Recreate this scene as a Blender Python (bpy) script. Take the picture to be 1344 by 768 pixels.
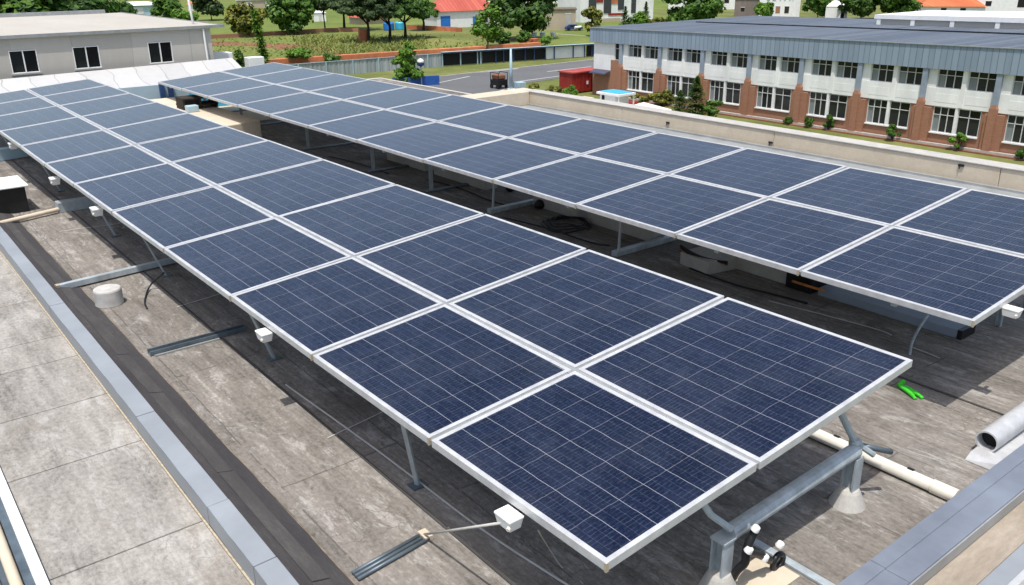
import bpy, bmesh, math, random
from mathutils import Vector, Matrix
R = math.radians
PI = math.pi
for o in list(bpy.data.objects):
    bpy.data.objects.remove(o)
C = bpy.context.scene.collection
SC = bpy.context.scene

# ------------------------------------------------------------------ camera, sky, sun, exposure
CAM_H = 3.564                     # above the roof deck (z = 0); the street lies at GZ
GZ = -11.4
YAW, PITCH, ROLL, FPX = 0.6653741, 0.3666356, -0.0116775, 1123.82
fw = Vector((math.sin(YAW)*math.cos(PITCH), math.cos(YAW)*math.cos(PITCH), -math.sin(PITCH)))
r0 = Vector((math.cos(YAW), -math.sin(YAW), 0)); u0 = r0.cross(fw)
cr = r0*math.cos(ROLL) + u0*math.sin(ROLL)
cu = -r0*math.sin(ROLL) + u0*math.cos(ROLL)
cam = bpy.data.cameras.new('camera')
cam.sensor_width = 36; cam.lens = FPX/1344*36; cam.clip_start = 0.05; cam.clip_end = 3000
camo = bpy.data.objects.new('camera', cam); C.objects.link(camo)
M = Matrix((cr, cu, -fw)).transposed().to_4x4(); M.translation = Vector((0, 0, CAM_H))
camo.matrix_world = M
SC.camera = camo

TO_SUN = Vector((-0.26, -0.21, 1.0)).normalized()
SUN_EL = math.asin(TO_SUN.z); SUN_AZ = math.atan2(TO_SUN.x, TO_SUN.y)
w = bpy.data.worlds.new('World'); SC.world = w; w.use_nodes = True
nt = w.node_tree; nt.nodes.clear()
sky = nt.nodes.new('ShaderNodeTexSky'); sky.sky_type = 'NISHITA'; sky.sun_disc = False
sky.sun_elevation = SUN_EL; sky.sun_rotation = SUN_AZ
sky.air_density = 1.0; sky.dust_density = 3.0; sky.ozone_density = 1.0
bg = nt.nodes.new('ShaderNodeBackground'); bg.inputs[1].default_value = 0.15
out = nt.nodes.new('ShaderNodeOutputWorld')
nt.links.new(sky.outputs[0], bg.inputs[0]); nt.links.new(bg.outputs[0], out.inputs[0])
sun = bpy.data.lights.new('sun', 'SUN'); sun.energy = 3.5; sun.angle = R(0.5); sun.color = (1.0, 0.96, 0.9)
suno = bpy.data.objects.new('sun', sun); C.objects.link(suno)
suno.rotation_euler = (-TO_SUN).to_track_quat('-Z', 'Y').to_euler()
suno.location = (0, 0, 60)
SC.view_settings.view_transform = 'Standard'; SC.view_settings.look = 'None'
SC.view_settings.exposure = 0.28; SC.view_settings.gamma = 1.0
SC.view_settings.use_curve_mapping = False

def ray(px, py): return fw + cr*((px-672)/FPX) + cu*((384-py)/FPX)
def gz(px, py, z=GZ):
    d = ray(px, py); return Vector((0, 0, CAM_H)) + d*((z-CAM_H)/d.z)
def gx(px, py, X):
    d = ray(px, py); return Vector((0, 0, CAM_H)) + d*(X/d.x)
def gy(px, py, Y):
    d = ray(px, py); return Vector((0, 0, CAM_H)) + d*(Y/d.y)

# ------------------------------------------------------------------ materials
def newmat(name):
    m = bpy.data.materials.new(name); m.use_nodes = True
    n = m.node_tree.nodes; b = n['Principled BSDF']
    return m, m.node_tree, b
def N(t, typ, **kw):
    n = t.nodes.new(typ)
    for k, v in kw.items(): setattr(n, k, v)
    return n
def coords(t, scale=(1, 1, 1), src='Object', rot=(0, 0, 0)):
    tc = N(t, 'ShaderNodeTexCoord'); mp = N(t, 'ShaderNodeMapping')
    mp.inputs['Scale'].default_value = scale; mp.inputs['Rotation'].default_value = rot
    t.links.new(tc.outputs[src], mp.inputs[0]); return mp.outputs[0]
def noise(t, vec, scale, detail=6, rough=0.6, dist=0.0):
    n = N(t, 'ShaderNodeTexNoise'); n.inputs['Scale'].default_value = scale
    n.inputs['Detail'].default_value = detail; n.inputs['Roughness'].default_value = rough
    n.inputs['Distortion'].default_value = dist
    t.links.new(vec, n.inputs['Vector']); return n.outputs['Fac']
def ramp(t, fac, stops):
    r = N(t, 'ShaderNodeValToRGB'); e = r.color_ramp.elements
    while len(e) < len(stops): e.new(0.5)
    for i, (p, c) in enumerate(stops):
        e[i].position = p; e[i].color = (*c, 1) if len(c) == 3 else c
    t.links.new(fac, r.inputs[0]); return r.outputs[0]
def mix(t, fac, a, b, mode='MIX'):
    m = N(t, 'ShaderNodeMix', data_type='RGBA', blend_type=mode)
    for s, v in ((0, fac), (6, a), (7, b)):
        if isinstance(v, (int, float)): m.inputs[s].default_value = v
        elif isinstance(v, tuple): m.inputs[s].default_value = (*v, 1)
        else: t.links.new(v, m.inputs[s])
    return m.outputs[2]
def mth(t, op, a, b=None, c=None):
    m = N(t, 'ShaderNodeMath', operation=op)
    for i, v in enumerate((a, b, c)):
        if v is None: continue
        if isinstance(v, (int, float)): m.inputs[i].default_value = v
        else: t.links.new(v, m.inputs[i])
    return m.outputs[0]
def bump(t, b, h, strength=0.3, dist=0.01):
    n = N(t, 'ShaderNodeBump'); n.inputs['Strength'].default_value = strength
    n.inputs['Distance'].default_value = dist
    t.links.new(h, n.inputs['Height']); t.links.new(n.outputs[0], b.inputs['Normal'])
def plain(name, col, rough=0.6, metal=0.0, var=0.12, scale=4.0, stretch=(1, 1, 1), spec=0.4, bmp=0.0):
    """one colour with uneven wear"""
    m, t, b = newmat(name)
    v = coords(t, stretch)
    f = noise(t, v, scale, 5, 0.65)
    a = tuple(c*(1-var*1.6) for c in col); c2 = tuple(min(1, c*(1+var)) for c in col)
    t.links.new(ramp(t, f, [(0.3, a), (0.7, c2)]), b.inputs['Base Color'])
    rr = ramp(t, f, [(0.3, (rough*0.85,)*3), (0.7, (min(1, rough*1.1),)*3)])
    t.links.new(rr, b.inputs['Roughness'])
    b.inputs['Metallic'].default_value = metal
    b.inputs['Specular IOR Level'].default_value = spec
    if bmp: bump(t, b, noise(t, v, scale*8, 4), bmp, 0.01)
    return m

def mat_leaf(name, dark, midc, light):
    m, t, b = newmat(name)
    g = N(t, 'ShaderNodeNewGeometry')
    col = ramp(t, g.outputs['Random Per Island'], [(0.0, dark), (0.5, midc), (1.0, light)])
    t.links.new(col, b.inputs['Base Color'])
    b.inputs['Roughness'].default_value = 0.55; b.inputs['Specular IOR Level'].default_value = 0.25
    tr = N(t, 'ShaderNodeBsdfTranslucent'); t.links.new(col, tr.inputs[0])
    mx = N(t, 'ShaderNodeMixShader'); mx.inputs[0].default_value = 0.25
    t.links.new(b.outputs[0], mx.inputs[1]); t.links.new(tr.outputs[0], mx.inputs[2])
    t.links.new(mx.outputs[0], t.nodes['Material Output'].inputs[0])
    return m

def mat_cells():
    m, t, b = newmat('solar_cells')
    uv = N(t, 'ShaderNodeTexCoord').outputs['UV']
    ob = coords(t)
    wob = N(t, 'ShaderNodeTexNoise'); wob.inputs['Scale'].default_value = 9; wob.inputs['Detail'].default_value = 3
    t.links.new(ob, wob.inputs['Vector'])
    sub = N(t, 'ShaderNodeVectorMath', operation='SUBTRACT'); sub.inputs[1].default_value = (0.5, 0.5, 0.5)
    t.links.new(wob.outputs['Color'], sub.inputs[0])
    sc = N(t, 'ShaderNodeVectorMath', operation='SCALE'); sc.inputs['Scale'].default_value = 0.07
    t.links.new(sub.outputs[0], sc.inputs[0])
    add = N(t, 'ShaderNodeVectorMath', operation='ADD')
    t.links.new(uv, add.inputs[0]); t.links.new(sc.outputs[0], add.inputs[1])
    sp = N(t, 'ShaderNodeSeparateXYZ'); t.links.new(add.outputs[0], sp.inputs[0])
    def line(val, mult, width):
        f = mth(t, 'FRACT', mth(t, 'MULTIPLY', val, mult))
        d = mth(t, 'ABSOLUTE', mth(t, 'SUBTRACT', f, 0.5))
        return mth(t, 'GREATER_THAN', d, 0.5-width)
    lu = line(sp.outputs[0], 1.0, 0.009)          # bus lines running along the array
    lv = line(sp.outputs[1], 1.0, 0.008)          # cell gaps across
    fv = line(sp.outputs[1], 11.0, 0.13)           # fine fingers
    fu = line(sp.outputs[0], 3.0, 0.03)
    brk = mth(t, 'MULTIPLY', fv, ramp(t, noise(t, coords(t, (1, 1, 1)), 24, 3), [(0.40, (0, 0, 0)), (0.62, (1, 1, 1))]))
    base = ramp(t, noise(t, ob, 5, 6, 0.7), [(0.3, (0.0009, 0.0036, 0.0165)), (0.7, (0.0028, 0.0084, 0.033))])
    oi = N(t, 'ShaderNodeObjectInfo')
    base = mix(t, mth(t, 'MULTIPLY', oi.outputs['Random'], 0.35), base, (0.008, 0.012, 0.034))
    c1 = mix(t, mth(t, 'MULTIPLY', brk, 0.34), base, (0.065, 0.082, 0.125))
    c1 = mix(t, mth(t, 'MULTIPLY', fu, 0.10), c1, (0.25, 0.28, 0.36))
    c2 = mix(t, mth(t, 'MULTIPLY', lv, 0.22), c1, (0.40, 0.40, 0.43))
    c3 = mix(t, mth(t, 'MULTIPLY', lu, 0.58), c2, (0.46, 0.47, 0.50))
    dust = ramp(t, noise(t, coords(t, (1, 1, 1)), 1.3, 8, 0.7), [(0.45, (0, 0, 0)), (0.85, (0.10, 0.10, 0.10))])
    # dust washed down to the low edge and into faint runs
    uvs = N(t, 'ShaderNodeSeparateXYZ'); t.links.new(uv, uvs.inputs[0])
    low = ramp(t, mth(t, 'ADD', uvs.outputs[0], mth(t, 'MULTIPLY', noise(t, ob, 3.0, 5), 0.9)), [(0.30, (1, 1, 1)), (0.95, (0, 0, 0))])
    runs = ramp(t, noise(t, coords(t, (1.2, 14, 1)), 1.0, 5, 0.6), [(0.55, (0, 0, 0)), (0.8, (1, 1, 1))])
    dust = mth(t, 'ADD', dust, mth(t, 'ADD', mth(t, 'MULTIPLY', low, 0.05), mth(t, 'MULTIPLY', runs, 0.05)))
    speck = ramp(t, noise(t, coords(t, (1, 1, 1)), 55, 4, 0.7), [(0.42, (0, 0, 0)), (0.70, (0.16, 0.16, 0.16))])
    dust = mth(t, 'ADD', dust, mth(t, 'MULTIPLY', speck, 0.32))
    c4 = mix(t, dust, c3, (0.235, 0.25, 0.265))
    t.links.new(c4, b.inputs['Base Color'])
    b.inputs['Roughness'].default_value = 0.15
    b.inputs['Specular IOR Level'].default_value = 0.25
    b.inputs['Sheen Weight'].default_value = 0.7; b.inputs['Sheen Roughness'].default_value = 0.27; b.inputs['Sheen Tint'].default_value = (0.96, 0.965, 0.92, 1)
    h = mth(t, 'ADD', noise(t, coords(t, (1, 1, 1)), 26, 4, 0.6), mth(t, 'MULTIPLY', brk, 0.3))
    bump(t, b, h, 0.22, 0.006)
    return m

def flaky(t, st, base, light, dark, seed=0.0):
    """weathered mineral felt: fine streaks, pale flaked patches, dark stains, hairline cracks"""
    v = coords(t, (1, 1, 1)); 
    s1 = noise(t, coords(t, (30*st, 1.4, 1)), 1.0, 7, 0.7, 0.3)
    s2 = noise(t, coords(t, (7*st, 0.9, 1)), 1.0, 9, 0.72, 0.4)
    fi = noise(t, coords(t, (1, .6, 1)), 34, 6, 0.75)
    f = mth(t, 'ADD', mth(t, 'ADD', mth(t, 'MULTIPLY', s1, 0.28), mth(t, 'MULTIPLY', s2, 0.36)), mth(t, 'MULTIPLY', fi, 0.40))
    col = ramp(t, f, [(0.41, tuple(c*.5 for c in base)), (0.49, tuple(c*.88 for c in base)), (0.57, tuple(c*1.2 for c in base)), (0.66, light)])
    pm = ramp(t, noise(t, coords(t, (1.6, .8, 1)), 1.5, 12, 0.78, 0.8), [(0.50, (0, 0, 0)), (0.57, (1, 1, 1))])
    pg = ramp(t, noise(t, coords(t, (2.2, .5, 1)), 5.0, 10, 0.8, 0.5), [(0.47, (0, 0, 0)), (0.56, (1, 1, 1))])
    col = mix(t, mth(t, 'MULTIPLY', mth(t, 'MULTIPLY', pm, pg), 0.72), col, light)
    dm = ramp(t, noise(t, coords(t, (1, .7, 1)), 1.1, 10, 0.7, 0.6), [(0.54, (0, 0, 0)), (0.66, (1, 1, 1))])
    col = mix(t, mth(t, 'MULTIPLY', dm, 0.60), col, dark)
    vo = N(t, 'ShaderNodeTexVoronoi', feature='DISTANCE_TO_EDGE'); vo.inputs['Scale'].default_value = 7.0
    wv = N(t, 'ShaderNodeTexNoise'); wv.inputs['Scale'].default_value = 5; wv.inputs['Detail'].default_value = 5
    t.links.new(v, wv.inputs['Vector'])
    ad = N(t, 'ShaderNodeVectorMath', operation='MULTIPLY_ADD'); t.links.new(wv.outputs['Color'], ad.inputs[0]); ad.inputs[1].default_value = (.25, .25, .25)
    t.links.new(v, ad.inputs[2]); t.links.new(ad.outputs[0], vo.inputs['Vector'])
    cr_ = mth(t, 'MULTIPLY', mth(t, 'LESS_THAN', vo.outputs['Distance'], 0.022), ramp(t, noise(t, v, 1.7, 4), [(0.5, (0, 0, 0)), (0.6, (1, 1, 1))]))
    col = mix(t, mth(t, 'MULTIPLY', cr_, 0.45), col, dark)
    br_ = mth(t, 'ADD', 0.76, mth(t, 'MULTIPLY', noise(t, coords(t, (1.3, .5, 1)), 0.55, 6, 0.6, 0.5), 0.44))
    vb = N(t, 'ShaderNodeVectorMath', operation='SCALE'); t.links.new(col, vb.inputs[0]); t.links.new(br_, vb.inputs['Scale']); col = vb.outputs[0]
    h = mth(t, 'SUBTRACT', mth(t, 'ADD', f, mth(t, 'MULTIPLY', mth(t, 'MULTIPLY', pm, pg), 0.25)), mth(t, 'MULTIPLY', cr_, 0.3))
    return col, h
def mat_membrane():
    m, t, b = newmat('weathered_roof_membrane')
    col, f = flaky(t, 0.8, (0.195, 0.178, 0.157), (0.40, 0.383, 0.355), (0.088, 0.075, 0.062))
    sp = N(t, 'ShaderNodeSeparateXYZ'); t.links.new(coords(t), sp.inputs[0])
    wv = mth(t, 'MULTIPLY', mth(t, 'SUBTRACT', noise(t, coords(t), 1.5, 4), 0.5), 0.05)
    xs = mth(t, 'ADD', mth(t, 'MULTIPLY', sp.outputs[0], 1.02), wv)
    fx = mth(t, 'FRACT', xs); row = mth(t, 'FLOOR', xs)
    lx = mth(t, 'LESS_THAN', fx, 0.012)
    yv = mth(t, 'ADD', mth(t, 'MULTIPLY', sp.outputs[1], 0.43), mth(t, 'ADD', mth(t, 'MULTIPLY', row, 0.37), wv))
    ly = mth(t, 'LESS_THAN', mth(t, 'FRACT', yv), 0.006)
    seam = mth(t, 'MULTIPLY', mth(t, 'MAXIMUM', lx, ly), mth(t, 'GREATER_THAN', noise(t, coords(t), 2.3, 3), 0.44))
    col = mix(t, mth(t, 'MULTIPLY', seam, 0.55), col, (0.06, 0.05, 0.042))
    wn = N(t, 'ShaderNodeTexWhiteNoise', noise_dimensions='2D')
    cb = N(t, 'ShaderNodeCombineXYZ'); t.links.new(row, cb.inputs[0]); t.links.new(mth(t, 'FLOOR', yv), cb.inputs[1])
    t.links.new(cb.outputs[0], wn.inputs['Vector'])
    k = mth(t, 'ADD', 0.90, mth(t, 'MULTIPLY', wn.outputs['Value'], 0.2))
    vm = N(t, 'ShaderNodeVectorMath', operation='SCALE'); t.links.new(col, vm.inputs[0]); t.links.new(k, vm.inputs['Scale'])
    t.links.new(vm.outputs[0], b.inputs['Base Color'])
    b.inputs['Roughness'].default_value = 0.9; b.inputs['Specular IOR Level'].default_value = 0.2
    bump(t, b, mth(t, 'SUBTRACT', f, mth(t, 'MULTIPLY', seam, 0.4)), 0.55, 0.012)
    return m
def mat_slab():
    m, t, b = newmat('pale_concrete_slab')
    col, f = flaky(t, 0.35, (0.30, 0.283, 0.254), (0.45, 0.437, 0.408), (0.195, 0.17, 0.136))
    g = N(t, 'ShaderNodeNewGeometry')
    k = mth(t, 'ADD', 0.93, mth(t, 'MULTIPLY', g.outputs['Random Per Island'], 0.14))
    vm = N(t, 'ShaderNodeVectorMath', operation='SCALE'); t.links.new(col, vm.inputs[0]); t.links.new(k, vm.inputs['Scale'])
    t.links.new(vm.outputs[0], b.inputs['Base Color'])
    b.inputs['Roughness'].default_value = 0.9; b.inputs['Specular IOR Level'].default_value = 0.2
    bump(t, b, f, 0.35, 0.006)
    return m

def mat_mottled(name, stops, scale=1.2, fine=18, stretch=(1, 1, 1), rough=0.9, bmp=0.35, dist=0.008):
    m, t, b = newmat(name)
    f = mth(t, 'ADD', mth(t, 'MULTIPLY', noise(t, coords(t, stretch), scale, 9, 0.68, 0.3), 0.62),
            mth(t, 'MULTIPLY', noise(t, coords(t, stretch), fine, 8, 0.75), 0.40))
    t.links.new(ramp(t, f, stops), b.inputs['Base Color'])
    b.inputs['Roughness'].default_value = rough; b.inputs['Specular IOR Level'].default_value = 0.25
    bump(t, b, f, bmp, dist)
    return m

def mat_streaks(name, cols, period, axis=1, rough=0.5, metal=0.0, seamdark=0.45, width=0.06, spec=0.4):
    """standing-seam or ribbed sheet: thin seams every period metres and uneven sheets"""
    m, t, b = newmat(name)
    sp = N(t, 'ShaderNodeSeparateXYZ'); t.links.new(coords(t), sp.inputs[0])
    v = mth(t, 'MULTIPLY', sp.outputs[axis], 1.0/period)
    v = mth(t, 'ADD', v, mth(t, 'MULTIPLY', noise(t, coords(t, (0.4, 0.4, 0.05)), 1.0, 2), 0.9))
    fr = mth(t, 'FRACT', v); fl = mth(t, 'FLOOR', v)
    wn = N(t, 'ShaderNodeTexWhiteNoise', noise_dimensions='1D'); t.links.new(fl, wn.inputs['W'])
    f = mth(t, 'ADD', mth(t, 'MULTIPLY', wn.outputs['Value'], 0.5), mth(t, 'MULTIPLY', noise(t, coords(t, (2, 2, 0.5)), 1.3, 6), 0.6))
    col = ramp(t, f, [(0.25, cols[0]), (0.75, cols[1])])
    seam = mth(t, 'LESS_THAN', fr, width)
    col = mix(t, mth(t, 'MULTIPLY', seam, 0.8), col, tuple(c*seamdark for c in cols[0]))
    t.links.new(col, b.inputs['Base Color'])
    b.inputs['Roughness'].default_value = rough; b.inputs['Metallic'].default_value = metal
    b.inputs['Specular IOR Level'].default_value = spec
    rib = mth(t, 'LESS_THAN', mth(t, 'ABSOLUTE', mth(t, 'SUBTRACT', fr, 0.03)), 0.08)
    bump(t, b, rib, 0.5, 0.02)
    return m

def mat_panes(name, dark, midc, light):
    m, t, b = newmat(name)
    g = N(t, 'ShaderNodeNewGeometry')
    col = ramp(t, g.outputs['Random Per Island'], [(0.0, dark), (0.40, dark), (0.55, midc), (0.78, midc), (0.9, light), (1.0, tuple(min(1, c*1.5) for c in light))])
    f = noise(t, coords(t, (1, 6, 0.5)), 1.5, 4)
    col = mix(t, mth(t, 'MULTIPLY', f, 0.5), col, dark)
    t.links.new(col, b.inputs['Base Color'])
    b.inputs['Roughness'].default_value = 0.08; b.inputs['Specular IOR Level'].default_value = 0.3
    return m

MT = {}
MT['cells'] = mat_cells()
MT['alu'] = plain('anodised_aluminium', (0.56, 0.565, 0.565), 0.42, 0.25, 0.10, 9, (1, 1, 1))
MT['alu_dull'] = plain('dull_aluminium', (0.36, 0.375, 0.375), 0.45, 0.35, 0.12, 3)
MT['tan'] = plain('aged_sealant', (0.43, 0.37, 0.27), 0.8, 0, 0.25, 30)
MT['galv'] = plain('galvanised_steel', (0.42, 0.475, 0.50), 0.42, 0.2, 0.2, 7, (1, 1, 0.5))
MT['galv_dark'] = plain('dark_galvanised_steel', (0.13, 0.165, 0.19), 0.45, 0.4, 0.2, 6)
MT['membrane'] = mat_membrane()
MT['strip'] = mat_mottled('dark_felt_flashing', [(0.35, (0.036, 0.034, 0.036)), (0.55, (0.056, 0.053, 0.054)), (0.72, (0.10, 0.095, 0.09))], 1.0, 22, (3, 0.6, 1))
MT['slab'] = mat_slab()
MT['strip2'] = mat_mottled('grey_felt_cover_strip', [(0.35, (0.046, 0.044, 0.044)), (0.55, (0.070, 0.067, 0.066)), (0.72, (0.12, 0.114, 0.108))], 1.4, 26, (4, 0.8, 1))
MT['slab_gap'] = plain('slab_joint_dirt', (0.20, 0.165, 0.125), 0.95, 0, 0.3, 12)
MT['kerbcap'] = plain('pale_blue_metal_capping', (0.265, 0.29, 0.312), 0.5, 0.0, 0.09, 1.6, (1, 1, 1))
MT['kerbcap2'] = plain('slate_blue_metal_capping', (0.17, 0.195, 0.237), 0.5, 0.0, 0.14, 2.2)
MT['conc'] = mat_mottled('beige_concrete', [(0.35, (0.48, 0.405, 0.30)), (0.55, (0.57, 0.495, 0.385)), (0.72, (0.65, 0.58, 0.465))], 0.7, 10, (1, 1, 1), 0.9, 0.2)
MT['conc_grey'] = mat_mottled('grey_concrete', [(0.35, (0.33, 0.315, 0.285)), (0.6, (0.46, 0.445, 0.41)), (0.75, (0.58, 0.56, 0.52))], 2.5, 25, (1, 1, 1), 0.9, 0.3)
MT['ledge'] = mat_mottled('brown_stained_ledge', [(0.35, (0.20, 0.165, 0.125)), (0.55, (0.31, 0.265, 0.21)), (0.72, (0.42, 0.37, 0.305))], 1.5, 14, (0.7, 2, 1))
MT['pvc'] = plain('cream_pvc', (0.74, 0.70, 0.60), 0.35, 0, 0.07, 5)
MT['white'] = plain('white_paint', (0.80, 0.80, 0.79), 0.6, 0, 0.05, 1.5)
MT['white_plastic'] = plain('white_plastic', (0.82, 0.82, 0.80), 0.35, 0, 0.04, 6)
MT['wall_white'] = plain('white_render', (0.80, 0.80, 0.78), 0.85, 0, 0.10, 0.6, (1, 1, 0.4), 0.2, 0.05)
MT['black'] = plain('black_plastic', (0.012, 0.012, 0.013), 0.4, 0, 0.3, 8)
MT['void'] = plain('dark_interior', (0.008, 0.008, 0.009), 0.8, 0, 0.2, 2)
MT['wire'] = plain('pale_wire', (0.50, 0.48, 0.44), 0.5, 0, 0.1, 8)
MT['green'] = plain('bright_green_webbing', (0.05, 0.52, 0.025), 0.55, 0, 0.2, 60)
MT['orange'] = plain('orange_cable', (0.55, 0.20, 0.05), 0.6, 0, 0.2, 20)
MT['brick'] = None
def mat_brick():
    m, t, b = newmat('red_brown_brick')
    v = coords(t, (1, 1, 1))
    sp = N(t, 'ShaderNodeSeparateXYZ'); t.links.new(v, sp.inputs[0])
    cb = N(t, 'ShaderNodeCombineXYZ')
    t.links.new(mth(t, 'ADD', sp.outputs[0], sp.outputs[1]), cb.inputs[0]); t.links.new(sp.outputs[2], cb.inputs[1])
    br = N(t, 'ShaderNodeTexBrick'); t.links.new(cb.outputs[0], br.inputs['Vector'])
    br.inputs['Scale'].default_value = 1.0; br.inputs['Brick Width'].default_value = 0.24; br.inputs['Row Height'].default_value = 0.08
    br.inputs['Mortar Size'].default_value = 0.008
    br.inputs['Color1'].default_value = (0.32, 0.132, 0.068, 1); br.inputs['Color2'].default_value = (0.39, 0.17, 0.095, 1)
    br.inputs['Mortar'].default_value = (0.33, 0.23, 0.17, 1)
    f = noise(t, coords(t, (1, 1, 0.4)), 0.7, 6)
    t.links.new(mix(t, mth(t, 'MULTIPLY', f, 0.4), br.outputs[0], (0.20, 0.10, 0.065)), b.inputs['Base Color'])
    b.inputs['Roughness'].default_value = 0.9
    return m
MT['brick'] = mat_brick()
MT['fascia'] = mat_streaks('blue_grey_fascia_sheet', ((0.21, 0.268, 0.335), (0.26, 0.325, 0.40)), 0.52, 1, 0.55, 0, 0.42, 0.09)
MT['roof_blue'] = mat_streaks('slate_grey_roof_sheet', ((0.085, 0.104, 0.13), (0.13, 0.152, 0.182)), 0.9, 1, 0.6, 0, 0.6, 0.10, 0.2)
MT['pilaster'] = plain('slate_blue_paint', (0.27, 0.32, 0.385), 0.7, 0, 0.12, 1.2)
MT['panes'] = mat_panes('window_panes', (0.006, 0.007, 0.008), (0.03, 0.033, 0.034), (0.24, 0.27, 0.275))
MT['panes_dark'] = mat_panes('dark_window_panes', (0.010, 0.011, 0.012), (0.02, 0.024, 0.024), (0.10, 0.12, 0.12))
MT['wframe'] = plain('grey_white_window_frame', (0.62, 0.62, 0.61), 0.6, 0, 0.1, 3)
MT['beige_wall'] = mat_streaks('grey_beige_render', ((0.42, 0.395, 0.352), (0.49, 0.465, 0.42)), 2.6, 0, 0.9, 0, 0.85, 0.012, 0.2)
MT['beige_roof'] = mat_mottled('beige_roof_felt', [(0.3, (0.37, 0.345, 0.30)), (0.55, (0.44, 0.415, 0.365)), (0.8, (0.51, 0.485, 0.43))], 0.25, 6, (1, 0.3, 1))
MT['white_sheet'] = mat_streaks('white_ribbed_sheet', ((0.42, 0.42, 0.415), (0.49, 0.49, 0.485)), 1.1, 0, 0.6, 0, 0.66, 0.035)
MT['asphalt'] = mat_mottled('asphalt', [(0.35, (0.105, 0.108, 0.11)), (0.6, (0.14, 0.142, 0.142)), (0.8, (0.18, 0.18, 0.178))], 0.12, 3, (1, 1, 1), 0.9, 0.1)
MT['road_paint'] = plain('white_road_paint', (0.62, 0.62, 0.60), 0.8, 0, 0.15, 1.0)
MT['grass'] = mat_mottled('meadow_grass', [(0.36, (0.08, 0.10, 0.025)), (0.5, (0.125, 0.145, 0.036)), (0.6, (0.18, 0.185, 0.06)), (0.72, (0.26, 0.23, 0.11))], 0.07, 0.5, (1, 1, 1), 0.95, 0.2)
MT['lawn'] = mat_mottled('green_lawn', [(0.36, (0.085, 0.125, 0.022)), (0.52, (0.135, 0.175, 0.035)), (0.68, (0.20, 0.215, 0.065))], 0.06, 0.5, (1, 1, 1), 0.95, 0.2)
MT['dryfield'] = mat_mottled('dry_field', [(0.34, (0.095, 0.14, 0.028)), (0.50, (0.145, 0.18, 0.040)), (0.60, (0.20, 0.20, 0.06)), (0.74, (0.25, 0.185, 0.085))], 0.07, 0.7, (1, 0.5, 1), 0.95, 0.2)
MT['dirt'] = mat_mottled('red_earth', [(0.3, (0.16, 0.068, 0.036)), (0.6, (0.245, 0.115, 0.065)), (0.8, (0.30, 0.17, 0.10))], 0.2, 1.5)
MT['blade'] = mat_leaf('dry_grass_blades', (0.14, 0.19, 0.040), (0.21, 0.24, 0.06), (0.31, 0.295, 0.10))
MT['terracotta'] = plain('terracotta', (0.54, 0.185, 0.085), 0.85, 0, 0.2, 0.5)
MT['redroof'] = mat_streaks('red_tile_roof', ((0.40, 0.085, 0.065), (0.50, 0.13, 0.095)), 0.9, 0, 0.8, 0, 0.75, 0.12, 0.2)
MT['orangeroof'] = mat_streaks('orange_tile_roof', ((0.45, 0.12, 0.05), (0.56, 0.18, 0.08)), 0.9, 0, 0.8, 0, 0.75, 0.12, 0.2)
MT['redpaint'] = plain('red_paint', (0.28, 0.024, 0.02), 0.5, 0, 0.2, 1)
MT['redtop'] = plain('pale_red_paint', (0.42, 0.07, 0.055), 0.6, 0, 0.2, 1)  # container roof, a paler red than its body
MT['slate'] = plain('dark_slate_sheet', (0.06, 0.068, 0.11), 0.55, 0, 0.2, 1)
MT['pedestal'] = plain('pale_painted_concrete', (0.50, 0.49, 0.46), 0.85, 0, 0.16, 7)
MT['blue'] = plain('bright_blue_plastic', (0.02, 0.17, 0.56), 0.5, 0, 0.12, 1)
MT['navy'] = plain('navy_blue_paint', (0.022, 0.062, 0.17), 0.5, 0, 0.2, 1)
MT['midblue'] = plain('mid_blue_paint', (0.025, 0.10, 0.36), 0.5, 0, 0.2, 1)
MT['cyan'] = plain('sky_blue_sheet', (0.06, 0.42, 0.66), 0.45, 0, 0.1, 1)
MT['paleblue'] = plain('pale_blue_paint', (0.37, 0.50, 0.57), 0.5, 0, 0.1, 1.0)
MT['fence'] = mat_streaks('grey_corrugated_fence', ((0.27, 0.305, 0.31), (0.36, 0.40, 0.405)), 1.2, 0, 0.55, 0.0, 0.75, 0.12)
MT['bark'] = plain('dark_bark', (0.035, 0.027, 0.02), 0.95, 0, 0.3, 4, (1, 1, 0.2))
MT['bark_pale'] = plain('pale_bark', (0.17, 0.135, 0.095), 0.95, 0, 0.3, 4, (1, 1, 0.2))
MT['tan_wall'] = plain('tan_render', (0.45, 0.375, 0.28), 0.9, 0, 0.08, 0.3)
MT['brown_wall'] = plain('brown_grey_render', (0.215, 0.175, 0.16), 0.9, 0, 0.15, 0.8, (1, 1, 0.3))
MT['char'] = plain('charcoal_cladding', (0.045, 0.05, 0.052), 0.6, 0, 0.1, 1)
MT['leaf_dark'] = mat_leaf('dark_foliage', (0.018, 0.05, 0.010), (0.042, 0.10, 0.016), (0.095, 0.175, 0.03))
MT['leaf_mid'] = mat_leaf('green_foliage', (0.025, 0.07, 0.010), (0.06, 0.145, 0.018), (0.13, 0.23, 0.035))
MT['leaf_light'] = mat_leaf('fresh_green_foliage', (0.045, 0.12, 0.012), (0.10, 0.22, 0.02), (0.19, 0.32, 0.04))
MT['leaf_yellow'] = mat_leaf('yellow_green_foliage', (0.035, 0.05, 0.010), (0.12, 0.14, 0.018), (0.30, 0.29, 0.045))
MT['leaf_grey'] = mat_leaf('grey_green_foliage', (0.022, 0.045, 0.016), (0.046, 0.082, 0.027), (0.095, 0.14, 0.048))

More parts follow.
